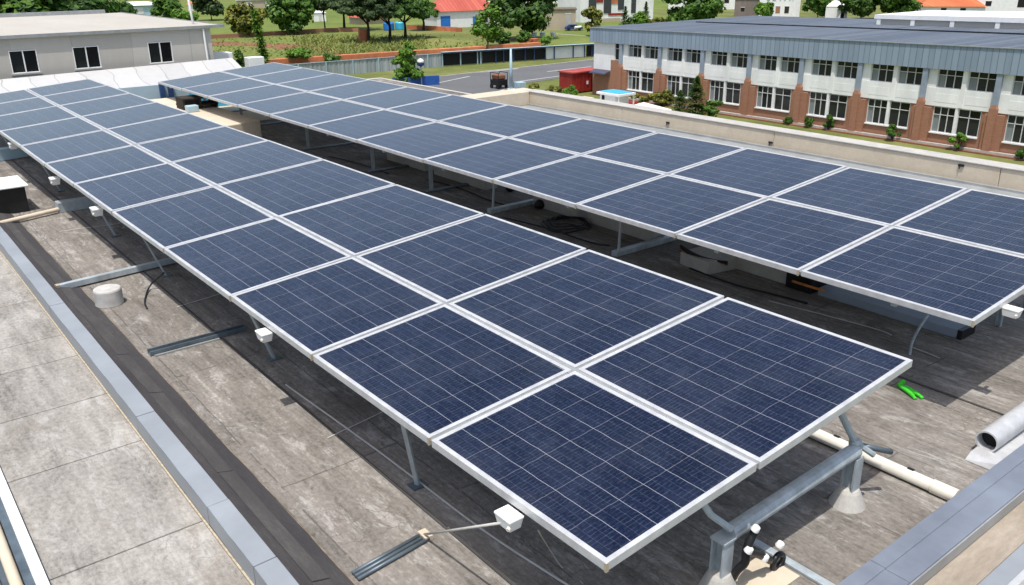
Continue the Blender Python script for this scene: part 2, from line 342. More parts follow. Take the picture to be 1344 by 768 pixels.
# ------------------------------------------------------------------ mesh helpers
class MB:
    def __init__(s): s.v = []; s.f = []; s.uv = {}
    def add(s, vs, fs):
        o = len(s.v); s.v += [Vector(p) for p in vs]; s.f += [tuple(i+o for i in f) for f in fs]; return s
    def box(s, x0, x1, y0, y1, z0, z1):
        x0, x1 = min(x0, x1), max(x0, x1); y0, y1 = min(y0, y1), max(y0, y1); z0, z1 = min(z0, z1), max(z0, z1)
        return s.add([(x0, y0, z0), (x1, y0, z0), (x1, y1, z0), (x0, y1, z0), (x0, y0, z1), (x1, y0, z1), (x1, y1, z1), (x0, y1, z1)],
                     [(3, 2, 1, 0), (4, 5, 6, 7), (0, 1, 5, 4), (1, 2, 6, 5), (2, 3, 7, 6), (3, 0, 4, 7)])
    def hexa(s, b, tpts):          # four bottom points, four top points
        return s.add(list(b)+list(tpts), [(3, 2, 1, 0), (4, 5, 6, 7), (0, 1, 5, 4), (1, 2, 6, 5), (2, 3, 7, 6), (3, 0, 4, 7)])
    def bar(s, p, q, w, h, up=(0, 0, 1)):
        p, q = Vector(p), Vector(q); d = (q-p).normalized(); u = Vector(up)
        if abs(d.dot(u)) > 0.98: u = Vector((0, 1, 0))
        a = d.cross(u).normalized()*(w/2); c = a.cross(d).normalized()*(h/2)
        return s.hexa([p-a-c, p+a-c, p+a+c, p-a+c], [q-a-c, q+a-c, q+a+c, q-a+c])
    def tube(s, pts, r, n=10, caps=True):
        pts = [Vector(p) for p in pts]; rs = r if isinstance(r, (list, tuple)) else [r]*len(pts)
        o = len(s.v); prev = None
        for i, p in enumerate(pts):
            d = (pts[min(i+1, len(pts)-1)]-pts[max(i-1, 0)]).normalized()
            if prev is None:
                u = Vector((0, 0, 1)) if abs(d.z) < 0.9 else Vector((1, 0, 0))
                a = d.cross(u).normalized()
            else:
                a = (prev - d*prev.dot(d)).normalized()
            prev = a; b = d.cross(a)
            for k in range(n):
                t = 2*PI*k/n; s.v.append(p + (a*math.cos(t)+b*math.sin(t))*rs[i])
        for i in range(len(pts)-1):
            for k in range(n):
                s.f.append((o+i*n+k, o+i*n+(k+1) % n, o+(i+1)*n+(k+1) % n, o+(i+1)*n+k))
        if caps:
            s.f.append(tuple(o+k for k in reversed(range(n))))
            s.f.append(tuple(o+(len(pts)-1)*n+k for k in range(n)))
        return s
    def lathe(s, c, prof, n=24):   # profile of (radius, z); closed at the ends
        o = len(s.v); c = Vector(c)
        for r, z in prof:
            for k in range(n):
                t = 2*PI*k/n; s.v.append(c+Vector((r*math.cos(t), r*math.sin(t), z)))
        for i in range(len(prof)-1):
            for k in range(n):
                s.f.append((o+i*n+k, o+i*n+(k+1) % n, o+(i+1)*n+(k+1) % n, o+(i+1)*n+k))
        s.f.append(tuple(o+k for k in reversed(range(n)))); s.f.append(tuple(o+(len(prof)-1)*n+k for k in range(n)))
        return s
    def prism(s, poly, z0, z1):
        n = len(poly); o = len(s.v)
        s.v += [Vector((x, y, z0)) for x, y in poly] + [Vector((x, y, z1)) for x, y in poly]
        s.f.append(tuple(o+i for i in reversed(range(n)))); s.f.append(tuple(o+n+i for i in range(n)))
        for i in range(n): s.f.append((o+i, o+(i+1) % n, o+n+(i+1) % n, o+n+i))
        return s
    def sheet(s, poly, z):
        o = len(s.v); s.v += [Vector((p[0], p[1], z)) for p in poly]; s.f.append(tuple(o+i for i in range(len(poly)))); return s
    def build(s, name, mat, parent=None, smooth=False, bevel=0.0, uv=None):
        me = bpy.data.meshes.new(name)
        off = Vector((0, 0, 0)); q = parent
        while q is not None: off += q.location; q = q.parent
        me.from_pydata([tuple(p-off) for p in s.v], [], s.f); me.update()
        me.materials.append(mat)
        if smooth:
            for p in me.polygons: p.use_smooth = True
        if uv:
            l = me.uv_layers.new(name='UVMap')
            for lp in me.loops: l.data[lp.index].uv = uv[lp.vertex_index]
        o = bpy.data.objects.new(name, me); C.objects.link(o)
        if parent: o.parent = parent
        if bevel:
            b = o.modifiers.new('bevel', 'BEVEL'); b.width = bevel; b.segments = 2; b.limit_method = 'ANGLE'
        return o
def tag(o, label=None, cat=None, group=None, kind=None):
    if label: o['label'] = label
    if cat: o['category'] = cat
    if group: o['group'] = group
    if kind: o['kind'] = kind
    return o
def thing(name, loc, label, cat, group=None):
    o = bpy.data.objects.new(name, None); o.empty_display_size = 0.2; C.objects.link(o)
    o.location = loc
    return tag(o, label, cat, group)
def copy_tree(o, parent=None):
    c = o.copy(); C.objects.link(c)
    if parent: c.parent = parent
    for ch in [x for x in bpy.data.objects if x.parent == o and x != c]: copy_tree(ch, c)
    return c
def struct(mb, name, mat, **k): return tag(mb.build(name, mat, **k), kind='structure')
ORD = ['first', 'second', 'third', 'fourth', 'fifth', 'sixth', 'seventh', 'eighth', 'ninth', 'tenth', 'eleventh', 'twelfth', 'thirteenth']

# ------------------------------------------------------------------ ground, road, fields
G = GZ
struct(MB().sheet([(-400, -60), (900, -60), (900, 900), (-400, 900)], G), 'ground', MT['grass'])
struct(MB().sheet([(-20, 206), (300, 200), (420, 420), (-20, 420)], G+.03), 'far_lawn', MT['lawn'])
struct(MB().sheet([(104, 133), (126, 155), (200, 210), (210, 150), (140, 118), (106, 120)], G+.03), 'near_lawn', MT['lawn'])
struct(MB().sheet([(20, 139), (82, 138.5), (101, 139), (108, 150), (106, 200), (74, 204.5), (20, 206)], G+.034), 'dry_field', MT['dryfield'])
struct(MB().sheet([tuple(gz(*p)[:2]) for p in [(240, 53), (300, 55), (380, 58), (425, 62), (470, 73), (445, 74), (400, 68), (330, 61), (240, 58)]], G+.045), 'dirt_track', MT['dirt'])
road = [(40, 103.4), (62, 104.2), (84, 105), (130, 107.4), (130, 94.6), (88, 92.6), (71, 90.4), (67, 82), (52, 80), (40, 80)]
struct(MB().sheet(road, G+.02), 'road', MT['asphalt'])
struct(MB().sheet([(52, 56), (73, 56), (73, 66), (68, 79), (52, 80)], G+.012), 'yard_paving', MT['conc_grey'])
struct(MB().sheet([(40, 104.6), (62, 105.4), (84, 106.2), (130, 108.6), (130, 113), (103, 108.9), (77, 114.9), (40, 115)], G+.016), 'verge', MT['grass'])
k = MB()
for a, b_ in zip(road[:3], road[1:4]): k.bar((a[0], a[1]+.12, G+.06), (b_[0], b_[1]+.12, G+.06), .3, .13)
struct(k, 'road_kerb', MT['conc_grey'])
k = MB()
def stripe(p, q, wd=.22):
    p, q = gz(*p), gz(*q); d = (q-p).normalized(); n = Vector((-d.y, d.x, 0))*wd/2
    k.sheet([(p-n)[:2], (q-n)[:2], (q+n)[:2], (p+n)[:2]], G+.026)
stripe((573, 109.5), (616, 100.5)); stripe((718, 94.3), (776, 87.6)); stripe((676, 107.8), (776, 94.5))
stripe((605, 97.8), (680, 90.3), .3); stripe((630, 126), (662, 118))
struct(k, 'road_markings', MT['road_paint'])
struct(MB().sheet([(66, -20), (74.2, -20), (74.2, 72), (66, 72)], G+.02), 'grass_strip', MT['grass'])
struct(MB().box(72.75, 73.08, -20, 72.3, G, G+.14), 'path', MT['dirt'])
struct(MB().box(73.085, 73.42, -20, 72.3, G, G+.30), 'plinth_edge', MT['conc_grey'])

# tall dry grass on the field: stuff
rng = random.Random(4)
k = MB()
def tuft(x, y, hgt):
    for _ in range(3):
        a = rng.uniform(0, 2*PI); wd = rng.uniform(.10, .22); l = rng.uniform(-1.1, 1.1)*hgt; l2 = rng.uniform(-1.1, 1.1)*hgt
        dx, dy = math.cos(a)*wd, math.sin(a)*wd
        k.add([(x-dx, y-dy, G), (x+dx, y+dy, G), (x+l, y+l2, G+hgt*rng.uniform(.5, 1.0))], [(0, 1, 2)])
for i in range(9000):
    px, py = rng.uniform(240, 640), rng.uniform(46, 84)
    p = gz(px, py)
    if p.y < 139.5 or p.y > 200 or (py < 56 and px > 490 and rng.random() < .6): continue
    if not (395 < px < 560 and 46 < py < 76) and rng.random() < .7: continue
    tuft(p.x, p.y, rng.choice([.25, .4, .6, 1.0])*(1.0 if 380 < px < 560 and py > 48 else .55))
tag(k.build('tall_grass', MT['blade']), kind='stuff')

# ------------------------------------------------------------------ our own roof
X0, X1, Y0, Y1 = 1.55, 14.85, 2.06, 26.0
struct(MB().sheet([(X0, Y0), (X1, Y0), (X1, Y1), (X0, Y1)], 0.0), 'roof_deck', MT['membrane'])
struct(MB().box(0.22, 15.2, 1.2, 26.6, G, -0.06), 'building_base', MT['beige_wall'])
# paler screed at the far end of the deck
struct(MB().sheet([(5.9, 20.6), (11, 20.6), (11, 26), (5.9, 26)], 0.006), 'far_screed', MT['conc'])
# left concrete slabs, laid one by one with open joints
k = MB(); ys = [1.3, 2.75, 3.95, 5.23, 6.62, 7.66, 8.71, 9.36, 10.65, 11.9, 13.2, 14.6, 16, 18, 20, 22, 24, 26.6]
for a, b_ in zip(ys, ys[1:]): k.box(.40, 1.368, a+.006, b_-.006, -.05, 0.0)
struct(k, 'concrete_slabs', MT['slab'], bevel=.004)
struct(MB().sheet([(.36, 1.3), (1.382, 1.3), (1.382, 26.6), (.36, 26.6)], -.012), 'slab_bed', MT['slab_gap'])
# the dark felt flashing between kerb and deck, a shallow cant in lapped lengths
k = MB(); yy = Y0; rng = random.Random(9)
while yy < 26:
    ln = rng.uniform(1.3, 2.1); y2 = min(26.0, yy+ln); lift = rng.choice([0, .004])
    prof = [(1.536, .09), (1.60, .070), (1.70, .040+lift), (1.80, .016+lift), (1.865, .004)]
    for (xa, za), (xb, zb) in zip(prof, prof[1:]):
        k.add([(xa, yy, za), (xb, yy, zb), (xb, y2+.03, zb+.003), (xa, y2+.03, za+.003)], [(0, 1, 2, 3)])
    yy = y2
struct(k, 'felt_flashing', MT['strip'])
k = MB(); yy = Y0+.4
while yy < 25.7:
    ln = rng.uniform(1.0, 1.7); y2 = min(25.9, yy+ln); j1, j2 = rng.uniform(-.008, .008), rng.uniform(-.008, .008)
    k.hexa([(1.640+j1, yy, .03), (1.755+j1, yy, .02), (1.755+j2, y2-.012, .02), (1.640+j2, y2-.012, .03)],
           [(1.640+j1, yy, .066), (1.755+j1, yy, .036), (1.755+j2, y2-.012, .036), (1.640+j2, y2-.012, .066)])
    yy = y2
struct(k, 'felt_cover_strip', MT['strip2'], bevel=.003)
k = MB(); pts = [(1.872+rng.uniform(-.008, .008), Y0+.02+i*.3, .004) for i in range(79)]
k.tube(pts, .007, 5); struct(k, 'mastic_line', MT['slab_gap'])
k = MB()
for x, w_ in ((2.62, .02), (7.1, .02)):
    k.bar((x, Y0+.1, .004), (x+.03, 25.9, .004), w_, .012)
struct(k, 'felt_laps', MT['strip2'])
# kerbs with metal capping in lengths
kb = thing('parapet_kerb', (1.47, 2, 0), 'pale blue metal capped kerb between concrete slabs and dark felt strip', 'kerb')
k = MB()
caps = [1.4, 2.9, 4.35, 5.14, 6.75, 8.25, 9.9, 11.7, 13.4, 15.2, 17, 19, 21, 23, 26.6]
rng = random.Random(21)
for a, b_ in zip(caps, caps[1:]):
    n_ = max(2, int((b_-a)/.45)); pts = [a+.003+(b_-a-.006)*i/n_ for i in range(n_+1)]; lift = rng.uniform(-.002, .003); off = rng.uniform(-.002, .003)
    jj = [(rng.uniform(-.0018, .0018), rng.uniform(-.002, .002)) for _ in pts]
    for i in range(n_):
        (dx0, dz0), (dx1, dz1) = jj[i], jj[i+1]; y0, y1 = pts[i], pts[i+1]
        o_ = len(k.v)
        k.v += [Vector(v) for v in [(1.384+off+dx0, y0, .004), (1.535+off, y0, .004), (1.535+off+dx0, y0, .155+lift+dz0), (1.384+off+dx0, y0, .152+lift+dz0),
                                    (1.384+off+dx1, y1, .004), (1.535+off, y1, .004), (1.535+off+dx1, y1, .155+lift+dz1), (1.384+off+dx1, y1, .152+lift+dz1)]]
        k.f += [(o_, o_+3, o_+7, o_+4)[::-1], (o_+3, o_+2, o_+6, o_+7), (o_+2, o_+1, o_+5, o_+6)]
        if i == 0: k.f.append((o_, o_+1, o_+2, o_+3))
        if i == n_-1: k.f.append((o_+4, o_+7, o_+6, o_+5))
k.build('capping', MT['kerbcap'], kb, bevel=.005)
MB().box(1.39, 1.53, 1.42, 26.55, -.05, .148).build('core', MT['galv_dark'], kb)
MB().box(1.369, 1.383, 1.4, 26.6, -.02, .004).build('sealant', MT['tan'], kb)
kb = thing('parapet_kerb', (5, 1.93, 0), 'slate blue metal capped kerb in front of the cream pipe', 'kerb')
k = MB()
for a, b_ in zip([1.6, 4.4, 7.4, 10.4, 15.2], [4.4, 7.4, 10.4, 15.2]):
    k.box(a+.002, b_-.002, 1.80, 2.06, .004, .098)
    k.box(a+.002, b_-.002, 1.955, 2.0585, .098, .106)
k.build('capping', MT['kerbcap2'], kb, bevel=.004)
MB().box(1.6, 15.2, 1.79, 1.80, 0, .085).build('drip_edge', MT['alu_dull'], kb)
struct(MB().box(1.56, 15.2, 1.585, 1.79, -.3, .0), 'ledge', MT['ledge'], bevel=.004)
struct(MB().box(1.56, 15.2, 1.46, 1.583, -.3, .004), 'gutter_edge', MT['kerbcap'], bevel=.006)
struct(MB().box(1.56, 15.2, 1.415, 1.458, -.3, .03), 'gutter_lip', MT['alu'], bevel=.004)
# bottom left: white edge rail, then the gutter beside the building
t = thing('edge_rail', (.33, 4, 0), 'thin white rail along the left edge of the concrete slabs', 'rail')
MB().box(.325, .392, 1.3, 14, -.03, .055).build('rail', MT['white'], t, bevel=.004)
MB().box(.275, .325, 1.3, 14, -.12, .02).build('gasket', MT['galv_dark'], t)
t = thing('gutter', (.15, 4, -.1), 'grey and beige gutter pipes outside the white edge rail', 'gutter')
MB().tube([(.235, 1.3, -.02), (.235, 14, -.02)], .035, 12).build('pipe', MT['conc'], t, smooth=True)
MB().tube([(.13, 1.3, -.05), (.13, 14, -.05)], .03, 12).build('pipe', MT['conc'], t, smooth=True)
MB().box(-.2, .29, 1.3, 14, -.2, -.08).build('trough', MT['galv_dark'], t)

# far right parapet wall, with flashing in front of it
t = thing('parapet_wall', (15, 10, 0), 'long beige concrete parapet wall behind the rear array', 'wall')
k = MB(); ysb = [1.6, 5.9, 10.3, 14.6, 18.25]
for a, b_ in zip(ysb, ysb[1:]): k.box(14.86, 15.20, a+.004, b_-.004, -.02, .345)
k.build('wall', MT['conc'], t, bevel=.012)
MB().box(14.84, 15.22, 1.6, 18.27, .345, .37).build('coping', MT['conc_grey'], t, bevel=.008)
t = thing('parapet_wall', (13.5, 18.5, 0), 'short pale end wall where the long parapet turns behind the panels', 'wall')
k = MB(); k.prism([(15.2, 18.27), (15.2, 18.75), (12.6, 18.7), (10.6, 18.5), (10.6, 18.05), (14.83, 18.05)], .0, .36)
k.build('wall', MT['conc'], t, bevel=.012)
k = MB(); k.box(13.0, 14.855, 2.1, 18.0, .002, .012)
for x in (13.15, 13.7, 14.2, 14.74): k.box(x, x+.06, 2.1, 18.0, .012, .05)
struct(k, 'roof_flashing', MT['alu_dull'])
for i, (px, py, X) in enumerate([(877, 161, 14.86), (1012, 187, 14.86), (1262, 217, 14.86)]):
    p = gx(px, py, X)
    t = thing('wall_bracket', p, ['small black bracket on the parapet wall nearest the far corner', 'small black bracket on the middle of the parapet wall', 'small black bracket on the right end of the parapet wall'][i], 'bracket', 'black brackets on the parapet wall')
    MB().box(p.x-.03, p.x, p.y-.05, p.y+.05, p.z-.02, p.z+.02).build('plate', MT['black'], t, bevel=.01)
    MB().tube([p+Vector((-.02, .02, 0)), p+Vector((-.03, .02, -.06))], .01).build('hook', MT['black'], t)

# ------------------------------------------------------------------ the two arrays of solar panels
ARR = {
 'front': dict(ox=2.4378, oz=.8514, t=.0830, dx=-.00803, sl=.0001, w1=1.1823, w2=1.6376, sk=.01184,
               ys=[2.394, 3.923, 5.511, 7.094, 8.881, 10.766, 12.565, 14.277, 16.032, 17.824, 19.585, 21.291, 22.874]),
 'rear': dict(ox=6.6469, oz=.9129, t=.0769, dx=.00516, sl=-.0029, w1=1.5698, w2=1.6151, sk=.00315,
              ys=[2.617, 4.193, 5.694, 7.251, 8.901, 10.604, 12.627, 14.447, 16.157, 17.817, 19.564, 21.334, 23.141]),
}
def apt(A, u, y, dz=0.0):
    dy = y-A['ys'][0]
    return Vector((A['ox']+u*math.cos(A['t'])+A['dx']*dy, y, A['oz']+u*math.sin(A['t'])+A['sl']*dy+dz))
def us(A, y): return 0.0, A['w1']+A['sk']*(y-A['ys'][0]), A['w1']+A['w2']
def lerp2(q, a, b): return (q[0]*(1-a)+q[1]*a)*(1-b)+(q[3]*(1-a)+q[2]*a)*b
GAP = .016; FW = .031
for an, A in ARR.items():
    for r in range(12):
        for c in range(2):
            y0, y1 = A['ys'][r]+GAP*(r > 0), A['ys'][r+1]-GAP*(r < 11)
            ua0, ua1 = us(A, y0)[c]+GAP*(c > 0), us(A, y0)[c+1]-GAP*(c < 1)
            ub0, ub1 = us(A, y1)[c]+GAP*(c > 0), us(A, y1)[c+1]-GAP*(c < 1)
            rn = random.Random(r*7+c*3+(an == 'rear')*50)
            jit = [rn.uniform(-.006, .006) for _ in range(4)]
            q = [apt(A, ua0, y0, jit[0]), apt(A, ua1, y0, jit[1]), apt(A, ub1, y1, jit[2]), apt(A, ub0, y1, jit[3])]
            wd, ln = ua1-ua0, y1-y0
            t = thing('solar_panel', q[0]-Vector((0, 0, .05)),
                      'blue solar panel, %s row from the near end, %s column of the %s array' % (ORD[r], ('left', 'right')[c], an),
                      'solar panel', 'solar panels of the %s array' % an)
            fx, fy = FW/wd, FW/ln
            inn = [lerp2(q, fx, fy), lerp2(q, 1-fx, fy), lerp2(q, 1-fx, 1-fy), lerp2(q, fx, 1-fy)]
            dn = Vector((0, 0, -.052))
            k = MB()
            k.add(q+inn+[p+dn for p in q]+[p+dn for p in inn],
                  [(0, 1, 5, 4), (1, 2, 6, 5), (2, 3, 7, 6), (3, 0, 4, 7),
                   (8, 9, 1, 0), (9, 10, 2, 1), (10, 11, 3, 2), (11, 8, 0, 3),
                   (12, 13, 9, 8), (13, 14, 10, 9), (14, 15, 11, 10), (15, 12, 8, 11),
                   (4, 5, 13, 12), (5, 6, 14, 13), (6, 7, 15, 14), (7, 4, 12, 15)])
            k.build('frame', MT['alu'], t, bevel=.003)
            dn = Vector((0, 0, -.005)); d2 = Vector((0, 0, -.015)); e = .001
            ce = [lerp2(q, fx-e, fy-e), lerp2(q, 1-fx+e, fy-e), lerp2(q, 1-fx+e, 1-fy+e), lerp2(q, fx-e, 1-fy+e)]
            k = MB(); k.hexa([p+d2 for p in ce], [p+dn for p in ce])
            nu = 6 if wd < 1.45 else 8
            nv = max(5, round(ln/.29))
            uvs = [(0.05, .05), (nu-.05, .05), (nu-.05, nv-.05), (.05, nv-.05)]*2
            k.build('cells', MT['cells'], t, uv=uvs)
            k = MB(); b1, b2 = Vector((0, 0, -.0155)), Vector((0, 0, -.019)); k.hexa([p+b2 for p in ce], [p+b1 for p in ce])
            k.build('backsheet', MT['white'], t)
            if c == 0:
                k = MB(); p = q[0]
                k.box(p.x-.003, p.x+.016, p.y-.003 if r == 0 else p.y-.004, p.y+.012, p.z-.054, p.z-.002)
                k.build('corner_seal', MT['tan'], t)
    # rails below the seams
    for r in range(1, 12):
        y = A['ys'][r]; u1 = A['w1']+A['w2']
        k = MB().bar(apt(A, .01, y, -.035), apt(A, u1-.01, y, -.035), .10, .03)
        o = k.build('seam_rail', MT['alu_dull'])
        tag(o, 'grey rail in the seam above the %s panel row of the %s array' % (ORD[r-1], an), 'rail', 'rails across the %s array' % an)
    k = MB()
    p = apt(A, us(A, A['ys'][0])[1], A['ys'][0]+.01, -.028); q_ = apt(A, us(A, A['ys'][12])[1], A['ys'][12]-.01, -.028)
    k.bar(p, q_, .11, .03)
    tag(k.build('spine_rail', MT['alu_dull']), 'long grey rail down the middle seam of the %s array' % an, 'rail')

def hsec(k, x, y, z0, z1, s=.08, th=.012):
    k.box(x-s/2, x+s/2, y-s/2, y-s/2+th, z0, z1); k.box(x-s/2, x+s/2, y+s/2-th, y+s/2, z0, z1)
    k.box(x-th/2, x+th/2, y-s/2+th, y+s/2-th, z0, z1-.002)
    return k
def footing(x, y, t, r=.13):
    k = MB().lathe((x, y, 0), [(r*.95, 0), (r*.9, .015), (r*.6, .11), (r*.5, .13)], 18)
    return k.build('footing', MT['conc_grey'], t, smooth=False)
# near end frame of the front array
A = ARR['front']
t = thing('mounting_frame', (4.27, 2.55, 0), 'galvanised end frame with two posts and thick beam under the nearest panels', 'mounting frame', 'mounting frames of the front array')
for x, zt in ((3.57, .40), (4.97, .42)):
    hsec(MB(), x, 2.55, .02, zt-.035, .095).build('post', MT['galv'], t)
    footing(x, 2.55, t)
MB().tube([(3.625, 2.55, .385), (4.98, 2.55, .43)], .052, 12).build('cross_beam', MT['galv'], t, bevel=.004)
MB().tube([(5.06, 2.46, .40), (4.97, 2.56, .49), (4.72, 2.66, .94)], [.022, .024, .024], 8).build('brace', MT['galv'], t)
MB().tube([(5.00, 2.55, .46), (5.12, 2.47, .42), (5.22, 2.42, .38)], .02, 10).build('pin', MT['galv_dark'], t, smooth=True)
MB().tube([(3.60, 2.52, .44), (3.50, 2.60, .54), (3.34, 2.68, .82)], .022, 8).build('brace', MT['galv'], t)
MB().lathe((4.98, 2.56, .46), [(.04, -.02), (.045, 0), (.045, .03), (.03, .05)], 10).build('clamp', MT['galv'], t)
MB().box(3.515, 3.625, 2.495, 2.605, .366, .38).build('plate', MT['galv'], t)
for i, (y, foot) in enumerate([(4.6, (2.75, 4.65)), (7.3, (2.84, 7.38)), (10.6, (2.80, 10.5)), (12.7, (2.79, 12.69)), (16.1, (2.8, 16.1)), (19.7, (2.8, 19.7)), (22.6, (2.8, 22.6))]):
    t = thing('mounting_frame', (3.6, y, 0), '%s low steel frame from the near end frame, under the front array' % ORD[i], 'mounting frame', 'mounting frames of the front array')
    MB().bar(apt(A, .06, y, -.075), apt(A, 2.76, y, -.075), .05, .045).build('cross_beam', MT['galv'], t)
    for u in (1.1, 2.5):
        p = apt(A, u, y, -.1); hsec(MB(), p.x, y, .0, p.z+.0).build('post', MT['galv'], t); footing(p.x, y, t)
    p = apt(A, .16, y-.05, -.1)
    MB().bar((foot[0], foot[1], 0.0), p, .035, .02).build('strut', MT['galv'], t)
    MB().box(foot[0]-.06, foot[0]+.06, foot[1]-.05, foot[1]+.05, 0.0, .012).build('foot_plate', MT['galv_dark'], t)
A = ARR['rear']
B_Y = [3.3, 5.2, 7.47, 10.17, 11.87, 13.81, 16.5, 19.99, 22.4]
for i, y in enumerate(B_Y):
    t = thing('mounting_frame', (8.2, y, 0), '%s steel frame from the near end under the rear array' % ORD[i], 'mounting frame', 'mounting frames of the rear array')
    MB().bar(apt(A, .05, y, -.078), apt(A, 3.1, y, -.078), .05, .05).build('cross_beam', MT['galv'], t)
    for X in ((9.35,) if i in (2, 3) else (7.62, 9.35) if i > 1 else (9.0, 9.6)):
        u = (X-A['ox'])/math.cos(A['t']); p = apt(A, u, y, -.1)
        hsec(MB(), X, y, .0, p.z, .05, .008).build('post', MT['galv'], t)
    if i < 2: pass
    elif i in (2, 3):
        MB().box(7.55, 9.5, y-.05, y+.05, .002, .07).build('base_beam', MT['galv'], t, bevel=.004)
    else:
        MB().box(7.5, 9.5, y-.05, y+.05, .002, .03).build('base_beam', MT['galv_dark'], t)
    if i in (2, 3):
        p = apt(A, 1.02, y+.02, -.1); MB().tube([(7.60, y-.03, .02), p], .019, 8).build('strut', MT['galv'], t)
for i, (px0, px1) in enumerate([((512, 209), (552, 226)), ((572, 228.5), (638, 250)), ((717, 266), (773, 285)), ((777, 290), (857, 318)), ((954, 345), (1040, 376))]):
    p, q_ = gz(*px0, 0.0), gz(*px1, 0.0)
    k = MB().box(8.36, 8.62, q_.y, p.y, 0, .19)
    o = k.build('concrete_plinth', MT['conc_grey'], bevel=.01)
    tag(o, '%s beige concrete plinth from the far end under the rear array edge' % ORD[i], 'plinth', 'concrete plinths under the rear array')

# ------------------------------------------------------------------ small things on the roof
def tubes(name, pts, r, mat, label, cat, group=None, n=8):
    o = MB().tube(pts, r, n).build(name, mat, smooth=True); return tag(o, label, cat, group)
def curve(pts, n=8):             # smooth polyline through the points
    P = [Vector(p) for p in pts]; out = []
    for i in range(len(P)-1):
        p0, p1, p2, p3 = P[max(i-1, 0)], P[i], P[i+1], P[min(i+2, len(P)-1)]
        for s in range(n):
            a = s/n; out.append(.5*((2*p1)+(p2-p0)*a+(2*p0-5*p1+4*p2-p3)*a*a+(3*p1-p0-3*p2+p3)*a**3))
    return out+[P[-1]]
t = thing('drain_pipe', (5.55, 4, .05), 'cream plastic pipe lying on the roof behind the front kerb', 'pipe')
MB().tube([(5.56, 2.24, .05), (5.55, 10, .05)], .046, 20).build('pipe', MT['pvc'], t, smooth=True)
MB().tube([(5.562, 2.075, .05), (5.56, 2.25, .05)], .052, 20).build('coupling', MT['pvc'], t, smooth=True, bevel=.003)
for y in (2.42, 3.02): MB().tube([(5.575, y-.02, .088), (5.575, y+.025, .088)], .018, 8).build('clip', MT['black'], t)
t = thing('vent_duct', (6.4, 2.28, 0), 'pale grey duct with a dark open end beside the front kerb', 'duct')
k = MB(); n = 28; pts = []
for X, rr in ((6.33, .085), (6.33, .073), (9.5, .073)):
    for j in range(n): pts.append((X, 2.235+rr*math.cos(2*PI*j/n), .125+rr*math.sin(2*PI*j/n)))
for j in range(n): pts.append((9.5, 2.235+.085*math.cos(2*PI*j/n), .125+.085*math.sin(2*PI*j/n)))
fs = []
for a, b_ in ((0, 1), (1, 2), (2, 3), (3, 0)):
    for j in range(n): fs.append((a*n+j, a*n+(j+1) % n, b_*n+(j+1) % n, b_*n+j))
k.add(pts, fs); k.build('duct', MT['alu'], t, smooth=False)
MB().tube([(6.42, 2.235, .125), (6.43, 2.235, .125)], .072, 20).build('shade_disc', MT['void'], t)  # black disc set inside, painting the shade of the hollow end
k = MB(); k.hexa([(6.16, 2.07, .003), (7.2, 2.07, .003), (7.2, 2.34, .003), (6.16, 2.30, .003)], [(6.19, 2.08, .06), (7.2, 2.07, .04), (7.2, 2.335, .04), (6.22, 2.29, .06)])
k.build('saddle', MT['alu'], t, bevel=.006)
t = thing('green_strap', (6.9, 3.12, 0), 'bright green folded strap lying on the roof between the arrays', 'strap')
p0 = gz(1181, 507, .01); p1 = gz(1211, 523, .01)
for off in (0, 1):
    a = p0+Vector((.0, .03*off-.01, .0)); b_ = p1+Vector((-.06*off, .035*off, 0))
    MB().tube(curve([a, a.lerp(b_, .3)+Vector((0, .015, .02)), a.lerp(b_, .7)+Vector((0, -.01, .012)), b_], 5), [.014]*4+[.02]*8+[.016]*4, 6).build('strap', MT['green'], t, smooth=True)
MB().tube([p0+Vector((-.02, 0, .012)), p0+Vector((.06, .0, .03))], .022, 8).build('buckle', MT['green'], t)
# fitting beside the near post
t = thing('pipe_fitting', (3.8, 2.48, 0), 'black pipe fitting with white caps beside the near left post', 'pipe fitting')
bp = lambda px, py, Y=2.44: gy(px, py, Y)
k = MB().tube(curve([bp(962, 758, 2.5), bp(968, 748, 2.47), bp(978, 738), bp(980, 722), bp(986, 706), bp(992, 696)], 4), .026, 10)
k.tube(curve([bp(980, 724), bp(995, 727), bp(1010, 735)], 4), .027, 10)
k.build('body', MT['black'], t, smooth=True)
cc = bp(1021, 737); k = MB(); k.tube([cc+Vector((.052*math.cos(a), 0, .052*math.sin(a))) for a in [2*PI*i/20 for i in range(21)]], .019, 10, False)
k.build('ring', MT['black'], t, smooth=True)
for i, (px, py) in enumerate([(992, 694), (983, 722), (1004, 732), (1024, 715)]):
    p = bp(px, py, 2.42); d = (Vector((0, 0, CAM_H))-p).normalized()
    MB().tube([p-d*.012+Vector((-.012, 0, -.005)), p+d*.012+Vector((.012, 0, .01))], [.028, .022], 10).build('cap', MT['white_plastic'], t, smooth=True, bevel=.002)
MB().box(3.66, 4.04, 2.30, 2.58, .001, .014).build('base_pad', MT['conc'], t)
o = MB().box(4.07, 4.13, 2.07, 2.72, .003, .022).build('floor_track', MT['galv'], bevel=.003)
tag(o, 'flat metal track on the roof running to the front kerb', 'track')
